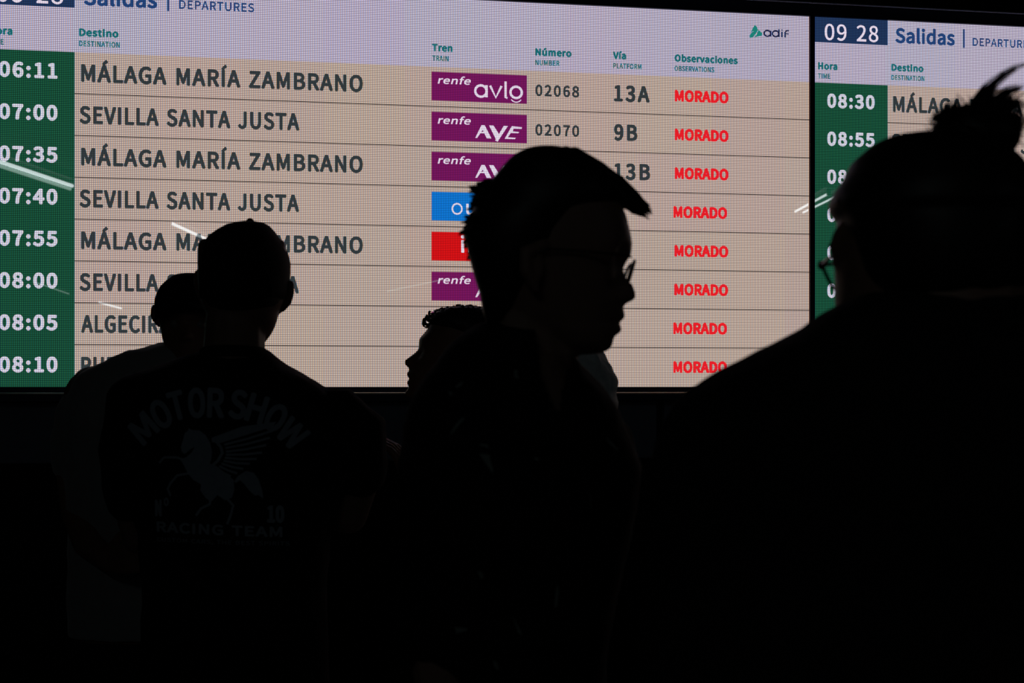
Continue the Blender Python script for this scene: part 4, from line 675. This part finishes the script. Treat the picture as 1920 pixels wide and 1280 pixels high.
hb = MB(); hb.rows(px_rows([(500,384,539,.108),(545,384,538,.110),(562,385,534,.106),(575,389,528,.096),(586,396,518,.084),(594,405,508,.07)], Y, .1, -.012), ex=2.1); newobj('hair', hb.mesh(smooth=True), e, HAIRM)
bt = MB(); bt.ell(W(467, 418.5, Y, .012), (.0098,.0098,.0125)); newobj('cap_button', bt.mesh(smooth=True), e, CAPM)
ar = MB(); pts = []
for i in range(25):
    a = math.pi*i/24; xx = 455+(-78)*math.cos(a)*.86; yy = 560-88*math.sin(a)
    nx = (xx-460)/82; pts.append(W(xx, yy, Y, -.004-.131*math.sqrt(max(.05, 1-nx*nx))*(1 if yy > 490 else .97)))
ar.tube(pts, .0035, 6); newobj('cap_opening_edge', ar.mesh(smooth=True), e, CAPM)
vs = MB(); ra = [];  rb = []
for i in range(17):
    t = -1+i/8; p = W(461+t*68, 545+10*t*t, Y); ra.append((p.x, Y+.10+.075*math.sqrt(max(0,1-t*t)), p.z-.004)); rb.append((p.x, Y+.075+.03*math.sqrt(max(0,1-t*t)), p.z))
rc = [(p[0], p[1], p[2]-.003) for p in ra]; rd = [(p[0], p[1], p[2]-.003) for p in rb]
vs.add(ra+rb+rc+rd, [(i, i+1, n+i+1, n+i) for i in range(16)]+[(2*n+i+1, 2*n+i, 3*n+i, 3*n+i+1) for i in range(16)]+[(i, 2*n+i, 2*n+i+1, i+1) for i in range(16)]+[(n+i, n+i+1, 3*n+i+1, 3*n+i) for i in range(16)])
newobj('cap_visor', vs.mesh(smooth=True), e, CAPM)
# the back print
YS = Y-.125
conv = lambda p: (((p[0]-960)/F*YS), YS, EYE+(HOR-p[1])/F*YS)
PR = []
for ch, cx, cy, ang, wd, hg in (('M',266,803,-43,47,52),('O',301,776,-29,36,56),('T',332,760,-15,32,56),('O',369,755,-3,33,57),('R',405,755,2,33,57),('S',447,758,9,33,55),('H',481,766,17,36,55),('O',516,783,30,36,54),('W',546,813,43,50,50)):
    for vs2, ts in text_tris(ch, -wd/2, wd/2, -hg/2, hg, 2.6):
        a = math.radians(ang); PR.append(([(cx+x*math.cos(a)+y*math.sin(a), cy+x*math.sin(a)-y*math.cos(a)) for x, y in vs2], ts))
def horiz(s, x0, x1, yb0, yb1, cap, bold):
    for vs2, ts in text_tris(s, x0, x1, 0, cap, bold):
        PR.append(([(x, (yb0+(yb1-yb0)*(x-x0)/(x1-x0))-y) for x, y in vs2], ts))
horiz('N', 287, 301, 969, 969, 32, 1.8); horiz('º', 305, 315, 966, 966, 30, .8); horiz('10', 500, 532, 980, 981, 33, 2.2)
horiz('RACING TEAM', 290, 528, 998, 1008, 20, 1.2); horiz('CUSTOM CARS, THE BEST SPIRITS', 290, 541, 1016, 1024, 8, .1)
cc = lambda L_: [(200+a/3.5556, 680+b/3.5556) for a, b in L_]
for l in ([(500,590),(495,560),(510,510),(520,470),(545,450),(548,432),(565,446),(620,450),(660,480),(690,530),(705,590),(700,640),(690,670),(740,690),(800,740),(850,780),(852,850),(835,900),(790,915),(740,880),(700,925),(660,900),(625,850),(630,810),(580,780),(545,740),(520,690),(490,640),(530,630),(570,595),(588,560),(560,575),(535,598),(518,607)],
          [(850,790),(880,750),(930,720),(980,730),(1010,770),(1035,840),(1045,905),(1010,880),(990,885),(950,850),(920,810),(890,780),(865,800)],
          [(700,500),(900,425),(1130,392),(1105,425),(760,535),(705,530)]):
    PR.append(fill([cc(l)]))
for l, wd in (([(520,650),(470,630),(380,630),(345,668)],16),([(550,735),(470,750),(425,800),(402,840),(420,888)],16),([(690,900),(690,940),(630,970),(595,1018)],17),([(800,900),(845,950),(830,1010),(805,1075)],17),
              ([(722,512),(762,560),(772,600),(745,650),(700,690)],20)):
    PR.append(stroke(cc(l), wd/3.5556))
for a, b in (((785,545),(1105,452)),((792,568),(1085,500)),((795,592),(1062,548)),((795,612),(1035,598)),((790,632),(1000,640)),((780,652),(955,672)),((768,670),(912,706)),((752,686),(872,736)),((735,698),(830,756))):
    PR.append(stroke(cc([a, ((a[0]+b[0])/2, (a[1]+b[1])/2+6), b]), 15/3.5556))
decal(PR, shirt, YS, 'back_print', e, PRINT, conv=conv)
finish_person(e)

# ---- 3. curly haired man in profile, facing left
Y = 4.0; m_ = Y/F
e = empty('person', 'curly-haired man in profile facing left, behind the man in glasses', 'person', (W(880, 725, Y).x, Y, 0))
CP = [(748,775),(743,762),(736,759),(727,765.5),(724,767),(720.5,763.2),(715,763),(709,768),(705,763.5),(700,762),(694.7,766.6),(689.5,767.5),(686,760.6),(680,756.8),(676,757.5),(672,762),(664,774),(655,785),(643,785),(634.5,786.4),(622.5,797),(609,807),(600,815),(590,826),(582,850),(578,870)]
CB = [(748,790),(736,777),(720,772),(700,772),(680,777),(664,781),(650,786),(634.5,789),(622.5,797),(609,807),(600,815),(590,826),(582,850),(578,870)]
CK = [(748,820),(730,850),(715,885),(700,905),(680,920),(650,927),(620,922),(600,908),(588,890),(580,874)]
cx0 = 850; org = W(cx0, 748, Y)
tz = lambda L_: (lambda z: (cx0-interp(L_, 748-z/m_))*m_)
body = MB(); H = (748-579)*m_
fz, lz = head(body, org, H, math.pi, 1, tz(CP), tz(CB), tz(CK), lambda z: float(np.interp(z/H, ZT, HWD)), nz=90)
body.tube([W(868,700,Y), W(870,745,Y), W(872,790,Y)], [.058,.058,.07]); 
body.ell(W(868, 672, Y, -.075), (.016,.010,.030)); body.ell(W(868, 672, Y, .075), (.016,.010,.030))
rw = [(757,835,905,.08),(765,812,935,.12),(780,800,960,.16),(800,795,975,.19),(860,790,985,.21),(960,795,985,.20),(1060,800,985,.17),(1150,800,990,.16),(1200,800,990,.16)]
body.rows(px_rows(rw[3:], Y, .2, 0, .014))
body.tube([W(885,820,Y,-.2), W(890,930,Y,-.24), W(880,980,Y,-.22)], [.048,.042,.038]); body.tube([W(880,980,Y,-.22), W(815,950,Y,-.2), W(785,918,Y,-.18)], [.038,.033,.026]); hand(body, W(781,915,Y,-.18), (-.25,0,.9), (.3,.9,0), (-1,.1,0), .5)
body.tube([W(885,820,Y,.2), W(895,960,Y,.22), W(890,1080,Y,.2)], [.048,.042,.03]); hand(body, W(890,1080,Y,.2), (0,0,-1), (-1,0,0), (0,-1,0), .3)
lower(e, body, W(890, 725, Y).x, Y, (-1,0), JEAN, SHOEM, hw=.12, hd=.16)
remeshed(body, 'body', e, SKIN_D, .0045, 1)
sh = MB(); sh.rows(px_rows(rw, Y, .2)); sh.tube([W(885,815,Y,-.19), W(890,880,Y,-.23), W(890,915,Y,-.235)], [.060,.060,.060]); sh.tube([W(885,815,Y,.19), W(892,900,Y,.22)], [.060,.060])
remeshed(sh, 't_shirt', e, TEE_DK, .008, 5, .012, .08)
hr = MB()
R1 = [(576,842,900,.045),(580,826,912,.060),(588,812,922,.072),(597,804,929,.080),(606,805,933,.084),(614,812,936,.084),(625,850,936,.082),(650,870,934,.080),(690,885,925,.07)]
hr.rows(px_rows(R1, Y, .08), ex=2.2)
for i in range(420):
    t = random.random(); a = random.uniform(0, math.pi*2)
    py = 600-25*random.random()
    u = random.uniform(-1, 1); v = random.uniform(-1, 1)
    if u*u+v*v > 1: continue
    cxp = 868+u*66; top = 577+22*(u*u)*(1.0 if u < 0 else 1.1)+16*v*v
    c0 = W(cxp, top+random.uniform(0, 4), Y, v*.078); r0 = random.uniform(.005,.011)
    ax = random.uniform(0, math.pi); pts = []
    for k in range(9):
        b = k/8*math.radians(random.choice([250,300,330]))-.6
        pts.append(c0+Vector((math.cos(ax)*math.cos(b)*r0, math.sin(ax)*math.cos(b)*r0, math.sin(b)*r0+k*.0006)))
    hr.tube(pts, [.0016]*8+[.0008], 5, False)
for (a, b) in ((803,601),(799,606),(806,596),(812,589),(801,603)):
    for q_ in range(3):
        c0 = W(a, b, Y, random.uniform(-.05,.05)); r0 = .0095; pts = []
        for k in range(10):
            bb = k/9*5.2+2.2; pts.append(c0+Vector((math.cos(bb)*r0, k*.001, math.sin(bb)*r0)))
        hr.tube(pts, .0022, 5, False)
newobj('curly_hair', hr.mesh(smooth=True, fix=True), e, HAIRM)
eyes(e, org, H*.96, math.pi); finish_person(e)

# ---- 4. person in a pale grey shirt, hidden but for one shoulder
Y = 3.25; m_ = Y/F
e = empty('person', 'person in a pale grey T-shirt, only one shoulder showing behind the man in glasses', 'person', (W(1005, 725, Y).x, Y, 0))
body = MB(); org = W(1005, 612, Y, -.01)
head(body, org, .225, math.radians(97), .97); body.tube([W(1005,580,Y,-.03), W(1005,640,Y,-.03)], [.056,.062])
body.ell(W(1005-68, 540, Y), (.008,.016,.03)); body.ell(W(1005+68, 540, Y), (.008,.016,.03))
rw = [(630,950,1058,.06),(640,925,1082,.085),(652,895,1112,.10),(661,880,1130,.11),(680,868,1143),(699,860,1150),(725,855,1155),(800,858,1152),(900,866,1138),(1000,862,1128),(1280,852,1112,.13),(1330,852,1112,.13)]
body.rows(px_rows(rw[1:], Y, .11, 0, .014))
body.tube([W(1118,715,Y), W(1122,800,Y), W(1118,920,Y), W(1110,1050,Y,.08), W(1090,1100,Y,.2)], [.042,.042,.038,.034,.026]); hand(body, W(1088,1100,Y,.2), (-.3,.8,-.2), (0,0,1), (-.9,-.3,0), .4)
body.tube([W(892,715,Y), W(888,800,Y), W(892,920,Y), W(900,1050,Y,.08), W(920,1100,Y,.2)], [.042,.042,.038,.034,.026]); hand(body, W(920,1100,Y,.2), (.3,.8,-.2), (0,0,1), (.9,-.3,0), .4)
lower(e, body, W(985, 725, Y).x, Y, (0,1), JEAN, SHOEM, hw=.13)
remeshed(body, 'body', e, SKIN2, .0075, 2)
sh = MB(); sh.rows(px_rows(rw, Y, .12)); sh.tube([W(1112,712,Y), W(1113,780,Y), W(1112,850,Y)], [.052,.0535,.053]); sh.tube([W(898,712,Y), W(897,780,Y), W(898,850,Y)], [.052,.0535,.053])
remeshed(sh, 't_shirt', e, TEE_WH, .004, 2, .020, .04)
hr = MB(); hr.rows(px_rows([(412,975,1035,.05),(416,950,1060,.075),(428,930,1080,.095),(450,918,1092,.105),(490,914,1096,.108),(540,925,1085,.095,-.02),(575,945,1065,.06,-.04)], Y, .1, -.005)); newobj('hair', hr.mesh(smooth=True), e, HAIRM)
finish_person(e)

# ---- 5. man with glasses in profile, facing right
Y = 1.9; m_ = Y/F
e = empty('person', 'man in glasses in profile facing right, black shirt with small pale marks', 'person', (W(985, 725, Y).x, Y, 0))
CP = [(664.5,1100),(663,1122),(660,1134),(653,1145),(643,1149.6),(633,1150.6),(627,1155),(624.5,1163),(617,1166.5),(608.6,1163),(604.5,1155),(601.5,1166),(597,1171),(592,1173),(582,1170),(571,1169),(567.5,1177),(563,1188),(557,1192.8),(548,1192.5),(540,1189.5),(533,1187),(526,1178),(515,1171),(500,1169),(488,1177),(477,1184),(456,1185.5),(440,1182.5),(405,1174),(381,1163),(350,1148),(320,1112),(305,1085),(292,1040)]
CB = [(664.5,1088),(655,1118),(640,1135),(600,1147),(560,1152),(530,1155),(510,1158),(500,1162),(488,1172),(477,1181),(456,1184),(440,1182.5),(405,1174),(381,1163),(350,1148),(320,1112),(305,1085),(292,1040)]
CK = [(664.5,1062),(650,1040),(630,1000),(610,945),(590,925),(550,912),(505,895),(467,887),(442,885),(409,897),(370,915),(340,934),(315,960),(300,988),(292,1010)]
cx0 = 1035; org = W(cx0, 664.5, Y); H = (664.5-291)*m_
tz = lambda L_: (lambda z: (interp(L_, 664.5-z/m_)-cx0)*m_)
body = MB(); head(body, org, H, 0, 1, tz(CP), tz(CB), tz(CK), lambda z: float(np.interp(z/H, ZT, HWD)), nz=120, seg=72)
body.tube([W(990,560,Y), W(985,620,Y), W(990,665,Y), W(1000,720,Y)], [.050,.0515,.055,.066])
for s in (-1, 1):
    c0 = W(1002, 510, Y, s*.078); body.tube([c0+Vector((.008,0,.026)), c0+Vector((-.012,s*.008,.018)), c0+Vector((-.012,s*.008,-.004)), c0+Vector((0,s*.003,-.026))], [.008,.008,.008,.006])
    body.ell(c0, (.011,.006,.022))
rw = [(606,901,965,.03,-.01),(612,892,990,.045),(625,869,1040,.07),(640,851,1062,.085),(655,836,1072,.095),(668,826,1076,.10),(685,813,1090,.108),(700,800,1108,.112),(722,786,1130),(745,775,1146),(770,767,1160),(800,761,1172),(830,758,1186),(870,755,1203),(950,752,1195),(1050,748,1172),(1150,742,1150),(1280,738,1130),(1480,735,1125),(1590,740,1120)]
body.rows(px_rows(rw[4:], Y, .115, 0, .010))
body.tube([W(820,810,Y), W(800,1000,Y,.0), W(800,1150,Y,-.02)], [.030,.030,.032]); body.tube([W(800,1150,Y,-.02), W(860,1330,Y,-.14), W(900,1400,Y,-.2)], [.036,.03,.026]); hand(body, W(900,1400,Y,-.2), (.6,-.6,-.4), (.3,0,.8), (.6,.6,0), .4)
body.tube([W(1120,850,Y,.04), W(1135,1000,Y,.05), W(1095,1200,Y,.06)], [.032,.032,.032]); body.tube([W(1095,1200,Y,.06), W(1090,1380,Y,.12), W(1090,1460,Y,.14)], [.036,.03,.026]); hand(body, W(1090,1460,Y,.14), (0,.2,-1), (.8,.4,0), (-.4,.8,0), .4)
lower(e, body, W(935, 725, Y).x, Y, (.8,-.6), JEAN, SHOEM, hw=.15)
remeshed(body, 'body', e, SKIN2, .0034, 1, fac=.4)
sh = MB(); sh.rows(px_rows(rw, Y, .122)); sh.tube([W(805,800,Y,-.01), W(793,950,Y,-.01), W(792,1060,Y,-.01)], [.032,.036,.036])
sh.tube([W(1130,840,Y,.04), W(1132,960,Y,.05), W(1105,1060,Y,.05)], [.045,.044,.042])
shirt = remeshed(sh, 'shirt', e, TEE_BK, .005, 4, .006, .06)
# open V neck: cut the cloth where the skin of throat and chest shows
def in_poly(p, l):
    c = False
    for i in range(len(l)):
        a, b = l[i], l[i-1]
        if (a[1] > p[1]) != (b[1] > p[1]) and p[0] < (b[0]-a[0])*(p[1]-a[1])/(b[1]-a[1])+a[0]: c = not c
    return c
V = [W(a, b, Y-.1) for a, b in ((1005,600),(1010,700),(1026,745),(1046,782),(1052,740),(1062,700),(1080,664),(1080,600))]; V2 = [(p.x, p.z) for p in V]
bm = bmesh.new(); bm.from_mesh(shirt.data)
dl = [f for f in bm.faces if f.calc_center_median().y < Y and in_poly((f.calc_center_median().x, f.calc_center_median().z), V2)]
bmesh.ops.delete(bm, geom=dl, context='FACES'); bm.to_mesh(shirt.data); bm.free()
cl = MB()      # collar flaps beside the V
def flap(l, th=.003):
    vs_ = [W(a, b, Y, d_) for a, b, d_ in l]; k = len(vs_); cl.add(vs_+[v+Vector((0,th,0)) for v in vs_], [tuple(range(k)), tuple(range(2*k-1, k-1, -1))]+[(i, (i+1) % k, k+(i+1) % k, k+i) for i in range(k)])
flap([(925,603,-.05),(1000,650,-.095),(1008,700,-.118),(1022,742,-.13),(985,735,-.128),(950,680,-.11),(915,625,-.075)])
flap([(1072,670,-.09),(1062,697,-.115),(1054,735,-.128),(1076,728,-.125),(1083,704,-.105),(1078,682,-.09)])
newobj('collar', cl.mesh(), e, TEE_BK)
hr = MB()
hk = [(292,1005),(288,985),(284,980),(300,955),(330,931),(356,905),(380,893),(409,881),(424,876),(442,871),(467,878),(505,886),(550,900),(584,906),(600,912)]
# hair shell rows: back outline, top outline, and a receding front line over temples
fr = [(277,1040),(279,1058),(285,1075),(300,1108),(319,1140),(345,1160),(365,1166),(385,1160),(400,1120),(430,1090),(470,1062),(500,1040),(540,1000),(580,975),(605,950)]
bk = [(277,1000),(281,985),(290,966),(300,954),(315,940),(330,929),(345,915),(356,905),(380,893),(409,880),(424,874),(442,869),(467,876),(505,885),(550,899),(584,905),(605,912)]
wd = [(277,.02),(280,.034),(285,.044),(295,.058),(310,.070),(330,.079),(360,.086),(420,.088),(480,.085),(540,.072),(580,.055),(605,.045)]
hr.rows([(W(0, y_, Y).z, W(interp(bk, y_), y_, Y).x, W(interp(fr, y_), y_, Y).x, Y, interp(wd, y_)) for y_ in (277,279,282,286,292,300,310,320,332,345,358,370,385,400,420,442,467,490,520,550,584,604)], ex=2.2)
def lock(pts, r, spread, n_, jit=.003):
    for k in range(n_):
        o_ = random.uniform(-1, 1)*spread; j = [Vector([random.gauss(0, jit) for _ in range(3)]) for _ in pts]
        P_ = [W(a, b, Y, o_)+j[i]*(i/len(pts)) for i, (a, b) in enumerate(pts)]
        hr.tube(P_, [r*(1-i/(len(P_)-.7)) for i in range(len(P_))], 6)
lock([(1075,300),(1120,322),(1160,349),(1190,374),(1209,396)], .0105, .045, 26, .0025)
lock([(1080,312),(1125,340),(1160,366),(1192,388),(1216,404)], .009, .04, 14, .003)
lock([(1060,300),(1120,332),(1155,362),(1176,382)], .011, .05, 18, .003)
for (a, b), (c, d) in (((930,345),(908,343)),((915,365),(885,357)),((905,375),(888,372)),((900,395),(888,399)),((893,410),(874,424)),((885,430),(869,440)),((885,445),(872,455)),((890,470),(878,478)),((915,355),(900,350)),((905,405),(879,411)),((898,385),(884,388))):
    lock([(a+12, b), ((a+c)/2+3, (b+d)/2), (c, d)], .009, .035, 9, .0035)
newobj('hair', hr.mesh(smooth=True), e, HAIRM)
# glasses: front seen nearly edge-on, far lens further away
g = MB()
def lensring(yc, half):
    pts = []
    top0, bot0 = Vector((W(1185, 494, Y).x, 0, W(0, 494, Y).z)), Vector((W(1174.5, 530, Y).x, 0, W(0, 530, Y).z))
    c = (top0+bot0)/2; ax = (top0-bot0)/2
    for k in range(25):
        a = 2*math.pi*k/24; s_, c_ = math.sin(a), math.cos(a); ex = .75
        q_ = c+ax*math.copysign(abs(s_)**ex, s_); lat = half*math.copysign(abs(c_)**ex, c_)
        wrap = -abs(yc+lat)*.05
        pts.append(Vector((q_.x+wrap+.002, Y+yc+lat, q_.z)))
    return pts
for s in (-1, 1):
    g.tube(lensring(s*.034, .024), .0021, 8, False)
    lr = lensring(s*.034, .0235); lm = MB(); c = sum(lr[:-1], Vector())/24
    lm.loft([lr[:-1], [p+Vector((.0012,0,0)) for p in lr[:-1]]]); newobj('lens', lm.mesh(smooth=False), e, LENS)
    t0 = lensring(s*.034, .024)[3]; a = W(1172, 488, Y, s*.066); 
    g.tube([W(1176, 489, Y, s*.058), a, W(1120, 483, Y, s*.074), W(1030, 478, Y, s*.084), W(1005, 484, Y, s*.084), W(992, 505, Y, s*.082)], .0016, 8)
g.tube([W(1180, 497, Y, -.010), W(1184, 494, Y), W(1180, 497, Y, .010)], .0012, 8)
newobj('spectacle_frame', g.mesh(smooth=True), e, GLASSF)
# pale motifs on the cloth
YS = Y-.12; conv = lambda p: (((p[0]-960)/F*YS), YS, EYE+(HOR-p[1])/F*YS)
mk = [[(868,713),(866,722),(856,727),(853,724)],[(840,733),(848,736),(845,742),(840,738)],[(866,783),(872,784),(860,797),(850,810),(843,816),(846,808),(856,793)],[(964,693),(976,694),(978,706),(970,710),(964,706)],[(899,831),(916,834),(915,840),(908,836),(902,836)],[(898,850),(918,852),(920,864),(926,884),(922,884),(910,868)],[(1002,858),(1006,856),(1011,861),(1006,864)],[(1138,818),(1143,824),(1162,843),(1164,848),(1156,842),(1144,832)],[(1187,901),(1190,903),(1193,910),(1190,910)],[(1107,925),(1108,925),(1109,940),(1111,955),(1109,952)],[(895,1070),(903,1072),(907,1082),(902,1086)],[(852,1176),(876,1178),(876,1181),(856,1188)],[(1045,1094),(1048,1110),(1044,1138),(1040,1138),(1042,1112)],[(960,1152),(968,1166),(980,1190),(972,1186)],[(924,1235),(932,1242),(936,1256),(928,1250)]]
decal([fill([l]) for l in mk], shirt, YS, 'shirt_motifs', e, MARK, offs=.0012, maxe=.01, conv=conv)
eyes(e, Vector(W(1018, 664.5, Y)), H, 0, 1.0); finish_person(e)

# ---- 6. broad person with a spiky hair bun, from behind
Y = 1.45; m_ = Y/F
e = empty('person', 'broad-shouldered person from behind with a spiky hair bun and glasses, dark top', 'person', (W(1750, 725, Y).x, Y, 0))
body = MB()
HL = [(420,176),(445,183),(480,184),(520,181),(560,180),(600,172),(640,150),(690,110),(735,50)]
def hwr(z):
    py = 735-z/m_
    if py < 420: return 176*m_*math.sqrt(max(.01, 1-((420-py)/158)**2))
    return interp(HL, py)*m_
org = W(1750, 735, Y, .0); H = (735-268)*m_
head(body, org, H, math.radians(104), 1.0, hw=hwr, base=lambda z: float(np.interp(z/H, ZT, BASE)), back=lambda z: float(np.interp(z/H, ZT, BACK)))
ear(body, [(1569,436),(1565,452),(1564,474),(1571,496)], Y, [.006,.0072,.0062,.005], -.01); ear(body, [(1931,436),(1935,452),(1936,474),(1929,496)], Y, [.006,.0072,.0062,.005], -.01)
body.tube([W(1760,560,Y,-.035), W(1765,640,Y,-.03)], [.074,.085])
rw = [(556,1598,1930,.07,-.02),(566,1578,1950,.085,-.02),(574,1563,1966,.095,-.015),(590,1537,1993,.105,-.01),(607,1514,2016,.115),(634,1463,2067,.13),(652,1426,2104,.135),(679,1382,2148,.14),(694,1352,2178,.142),(712,1326,2204,.145),(724,1310,2220),(737,1288,2242),(760,1266,2264),(800,1245,2285),(870,1224,2306),(950,1208,2322),(1100,1196,2334),(1280,1190,2340),(1600,1230,2300),(1830,1300,2230),(1880,1310,2220)]
body.rows(px_rows(rw[5:], Y, .145, 0, .014))
body.tube([W(1330,860,Y), W(1310,1200,Y), W(1330,1500,Y,.03)], [.05,.047,.042]); body.tube([W(1330,1500,Y,.03), W(1450,1600,Y,.18), W(1550,1600,Y,.26)], [.042,.036,.028]); hand(body, W(1550,1600,Y,.26), (.6,.7,.1), (0,0,1), (.7,-.6,0), .5)
body.tube([W(2200,860,Y), W(2220,1200,Y), W(2200,1500,Y,.03)], [.05,.047,.042]); body.tube([W(2200,1500,Y,.03), W(2080,1600,Y,.18), W(1980,1600,Y,.26)], [.042,.036,.028]); hand(body, W(1980,1600,Y,.26), (-.6,.7,.1), (0,0,1), (-.7,-.6,0), .5)
lower(e, body, W(1765, 725, Y).x, Y, (0,1), JEAN, SHOEM, hw=.2, hd=.14)
remeshed(body, 'body', e, SKIN, .006, 2)
sh = MB(); sh.rows(px_rows(rw, Y, .15)); sh.tube([W(1345,870,Y), W(1315,1050,Y), W(1305,1260,Y)], [.058,.059,.058]); sh.tube([W(2185,870,Y), W(2215,1050,Y), W(2225,1260,Y)], [.058,.059,.058])
remeshed(sh, 't_shirt', e, TEE_DK, .006, 5, .010, .09)
hr = MB()
R1 = [(256,1690,1800,.03),(259,1665,1830,.05),(264,1650,1848,.06),(272,1636,1862,.07),(282,1624,1875,.078),(303,1600,1902,.09),(320,1592,1913,.096),(340,1582,1924,.1),(358,1568,1936,.104),(381,1557,1946,.106),(396,1561,1942,.104),(406,1570,1932,.10)]
hr.rows(px_rows(R1, Y, .1, .0), ex=2.15, seg=52)
hr.rows(px_rows([(406,1572,1930,.104),(430,1576,1926,.106),(470,1580,1922,.106),(520,1588,1914,.102),(550,1600,1902,.096),(575,1625,1880,.085)], Y, .1, -.012), ex=2.2)
bun = MB(); cb = W(1812, 262, Y, -.03)
bun.ell(cb, (.041,.036,.029), 28, 18)
def strands(mb_, path, n_, r=.0007, spread=.005, grow=1.0, dy=-.03, jit=.0015):
    for k in range(n_):
        o_ = Vector((random.gauss(0, spread), random.gauss(0, spread), random.gauss(0, spread*.6))); cut = random.uniform(.55, 1)
        pts = []; m2 = max(3, int(len(path)*cut+.5))
        for i in range(m2):
            t = i/(len(path)-1); pts.append(W(path[i][0], path[i][1], Y, dy)+o_*(1-t*.75*grow)+Vector((random.gauss(0, jit*.4), random.gauss(0, jit), random.gauss(0, jit*.4)))*t)
        mb_.tube(pts, [r*(1-.85*i/(len(pts)-1)) for i in range(len(pts))], 5, False)
strands(bun, [(1800,245),(1810,222),(1822,198),(1834,180),(1850,163),(1868,149),(1886,139),(1908,131)], 80, .0009, .0042)
strands(bun, [(1822,240),(1830,214),(1838,194),(1848,176)], 60, .0010, .0050, .8)
strands(bun, [(1830,240),(1843,212),(1856,195),(1872,184),(1888,178),(1897,175)], 120, .0010, .0055, .7)
strands(bun, [(1840,245),(1858,220),(1874,208),(1888,207),(1898,214)], 110, .0010, .006, .7)
strands(bun, [(1855,245),(1875,228),(1889,232),(1896,244),(1897,256)], 90, .0010, .005, .7)
strands(bun, [(1760,250),(1762,226),(1766,214),(1773,206),(1782,202)], 40, .0010, .0045, .7)
strands(bun, [(1775,250),(1758,232),(1745,226),(1738,236),(1734,250)], 90, .0010, .0045, .7)
strands(bun, [(1782,245),(1780,228),(1774,214),(1768,204)], 24, .0009, .006, .6)
for k in range(150):
    a = random.uniform(0, 2*math.pi); u = random.uniform(-.3, 1); s_ = math.sqrt(1-u*u)
    d = Vector((math.cos(a)*s_*.041, math.sin(a)*s_*.036, u*.029)); tdir = Vector((-math.sin(a), math.cos(a), random.uniform(-.5,.8))).normalized()
    p0 = cb+d*.97; bun.tube([p0, p0+d.normalized()*.003+tdir*.008, p0+d.normalized()*.005+tdir*.016], [.0009,.0007,.0002], 5, False)
newobj('hair_bun', bun.mesh(smooth=True), e, HAIRM)
remeshed(hr, 'hair', e, HAIRM, .005, 3)
g = MB()       # spectacles worn at the front, one corner showing past the cheek
fx = Vector((math.cos(math.radians(104)), math.sin(math.radians(104)), 0)); lx = Vector((-fx.y, fx.x, 0)); hc = W(1750, 500, Y)
p0 = W(1540, 497, Y, .085)
cor = W(1541, 497, Y+.085); low = W(1562, 540, Y+.092)
g.tube([W(1575, 470, Y, .0), W(1566, 480, Y, .03), cor], [.0018,.0018,.0022], 8)
g.ell(cor, (.0045,.004,.005), 10, 8)
g.tube([cor, (cor+low)/2+Vector((-.0005,0,0)), low, W(1590, 552, Y+.1), W(1640, 552, Y+.108), W(1680, 540, Y+.112), W(1700, 500, Y+.114)], .0019, 8)
g.tube([cor, W(1600, 490, Y+.1), W(1680, 488, Y+.112), W(1760, 496, Y+.116), W(1850, 490, Y+.105), W(1930, 490, Y+.08), W(1938, 470, Y, 0)], .0019, 8)
newobj('spectacle_frame', g.mesh(smooth=True), e, GLASSF)
eyes(e, org, H, math.radians(104)); finish_person(e)
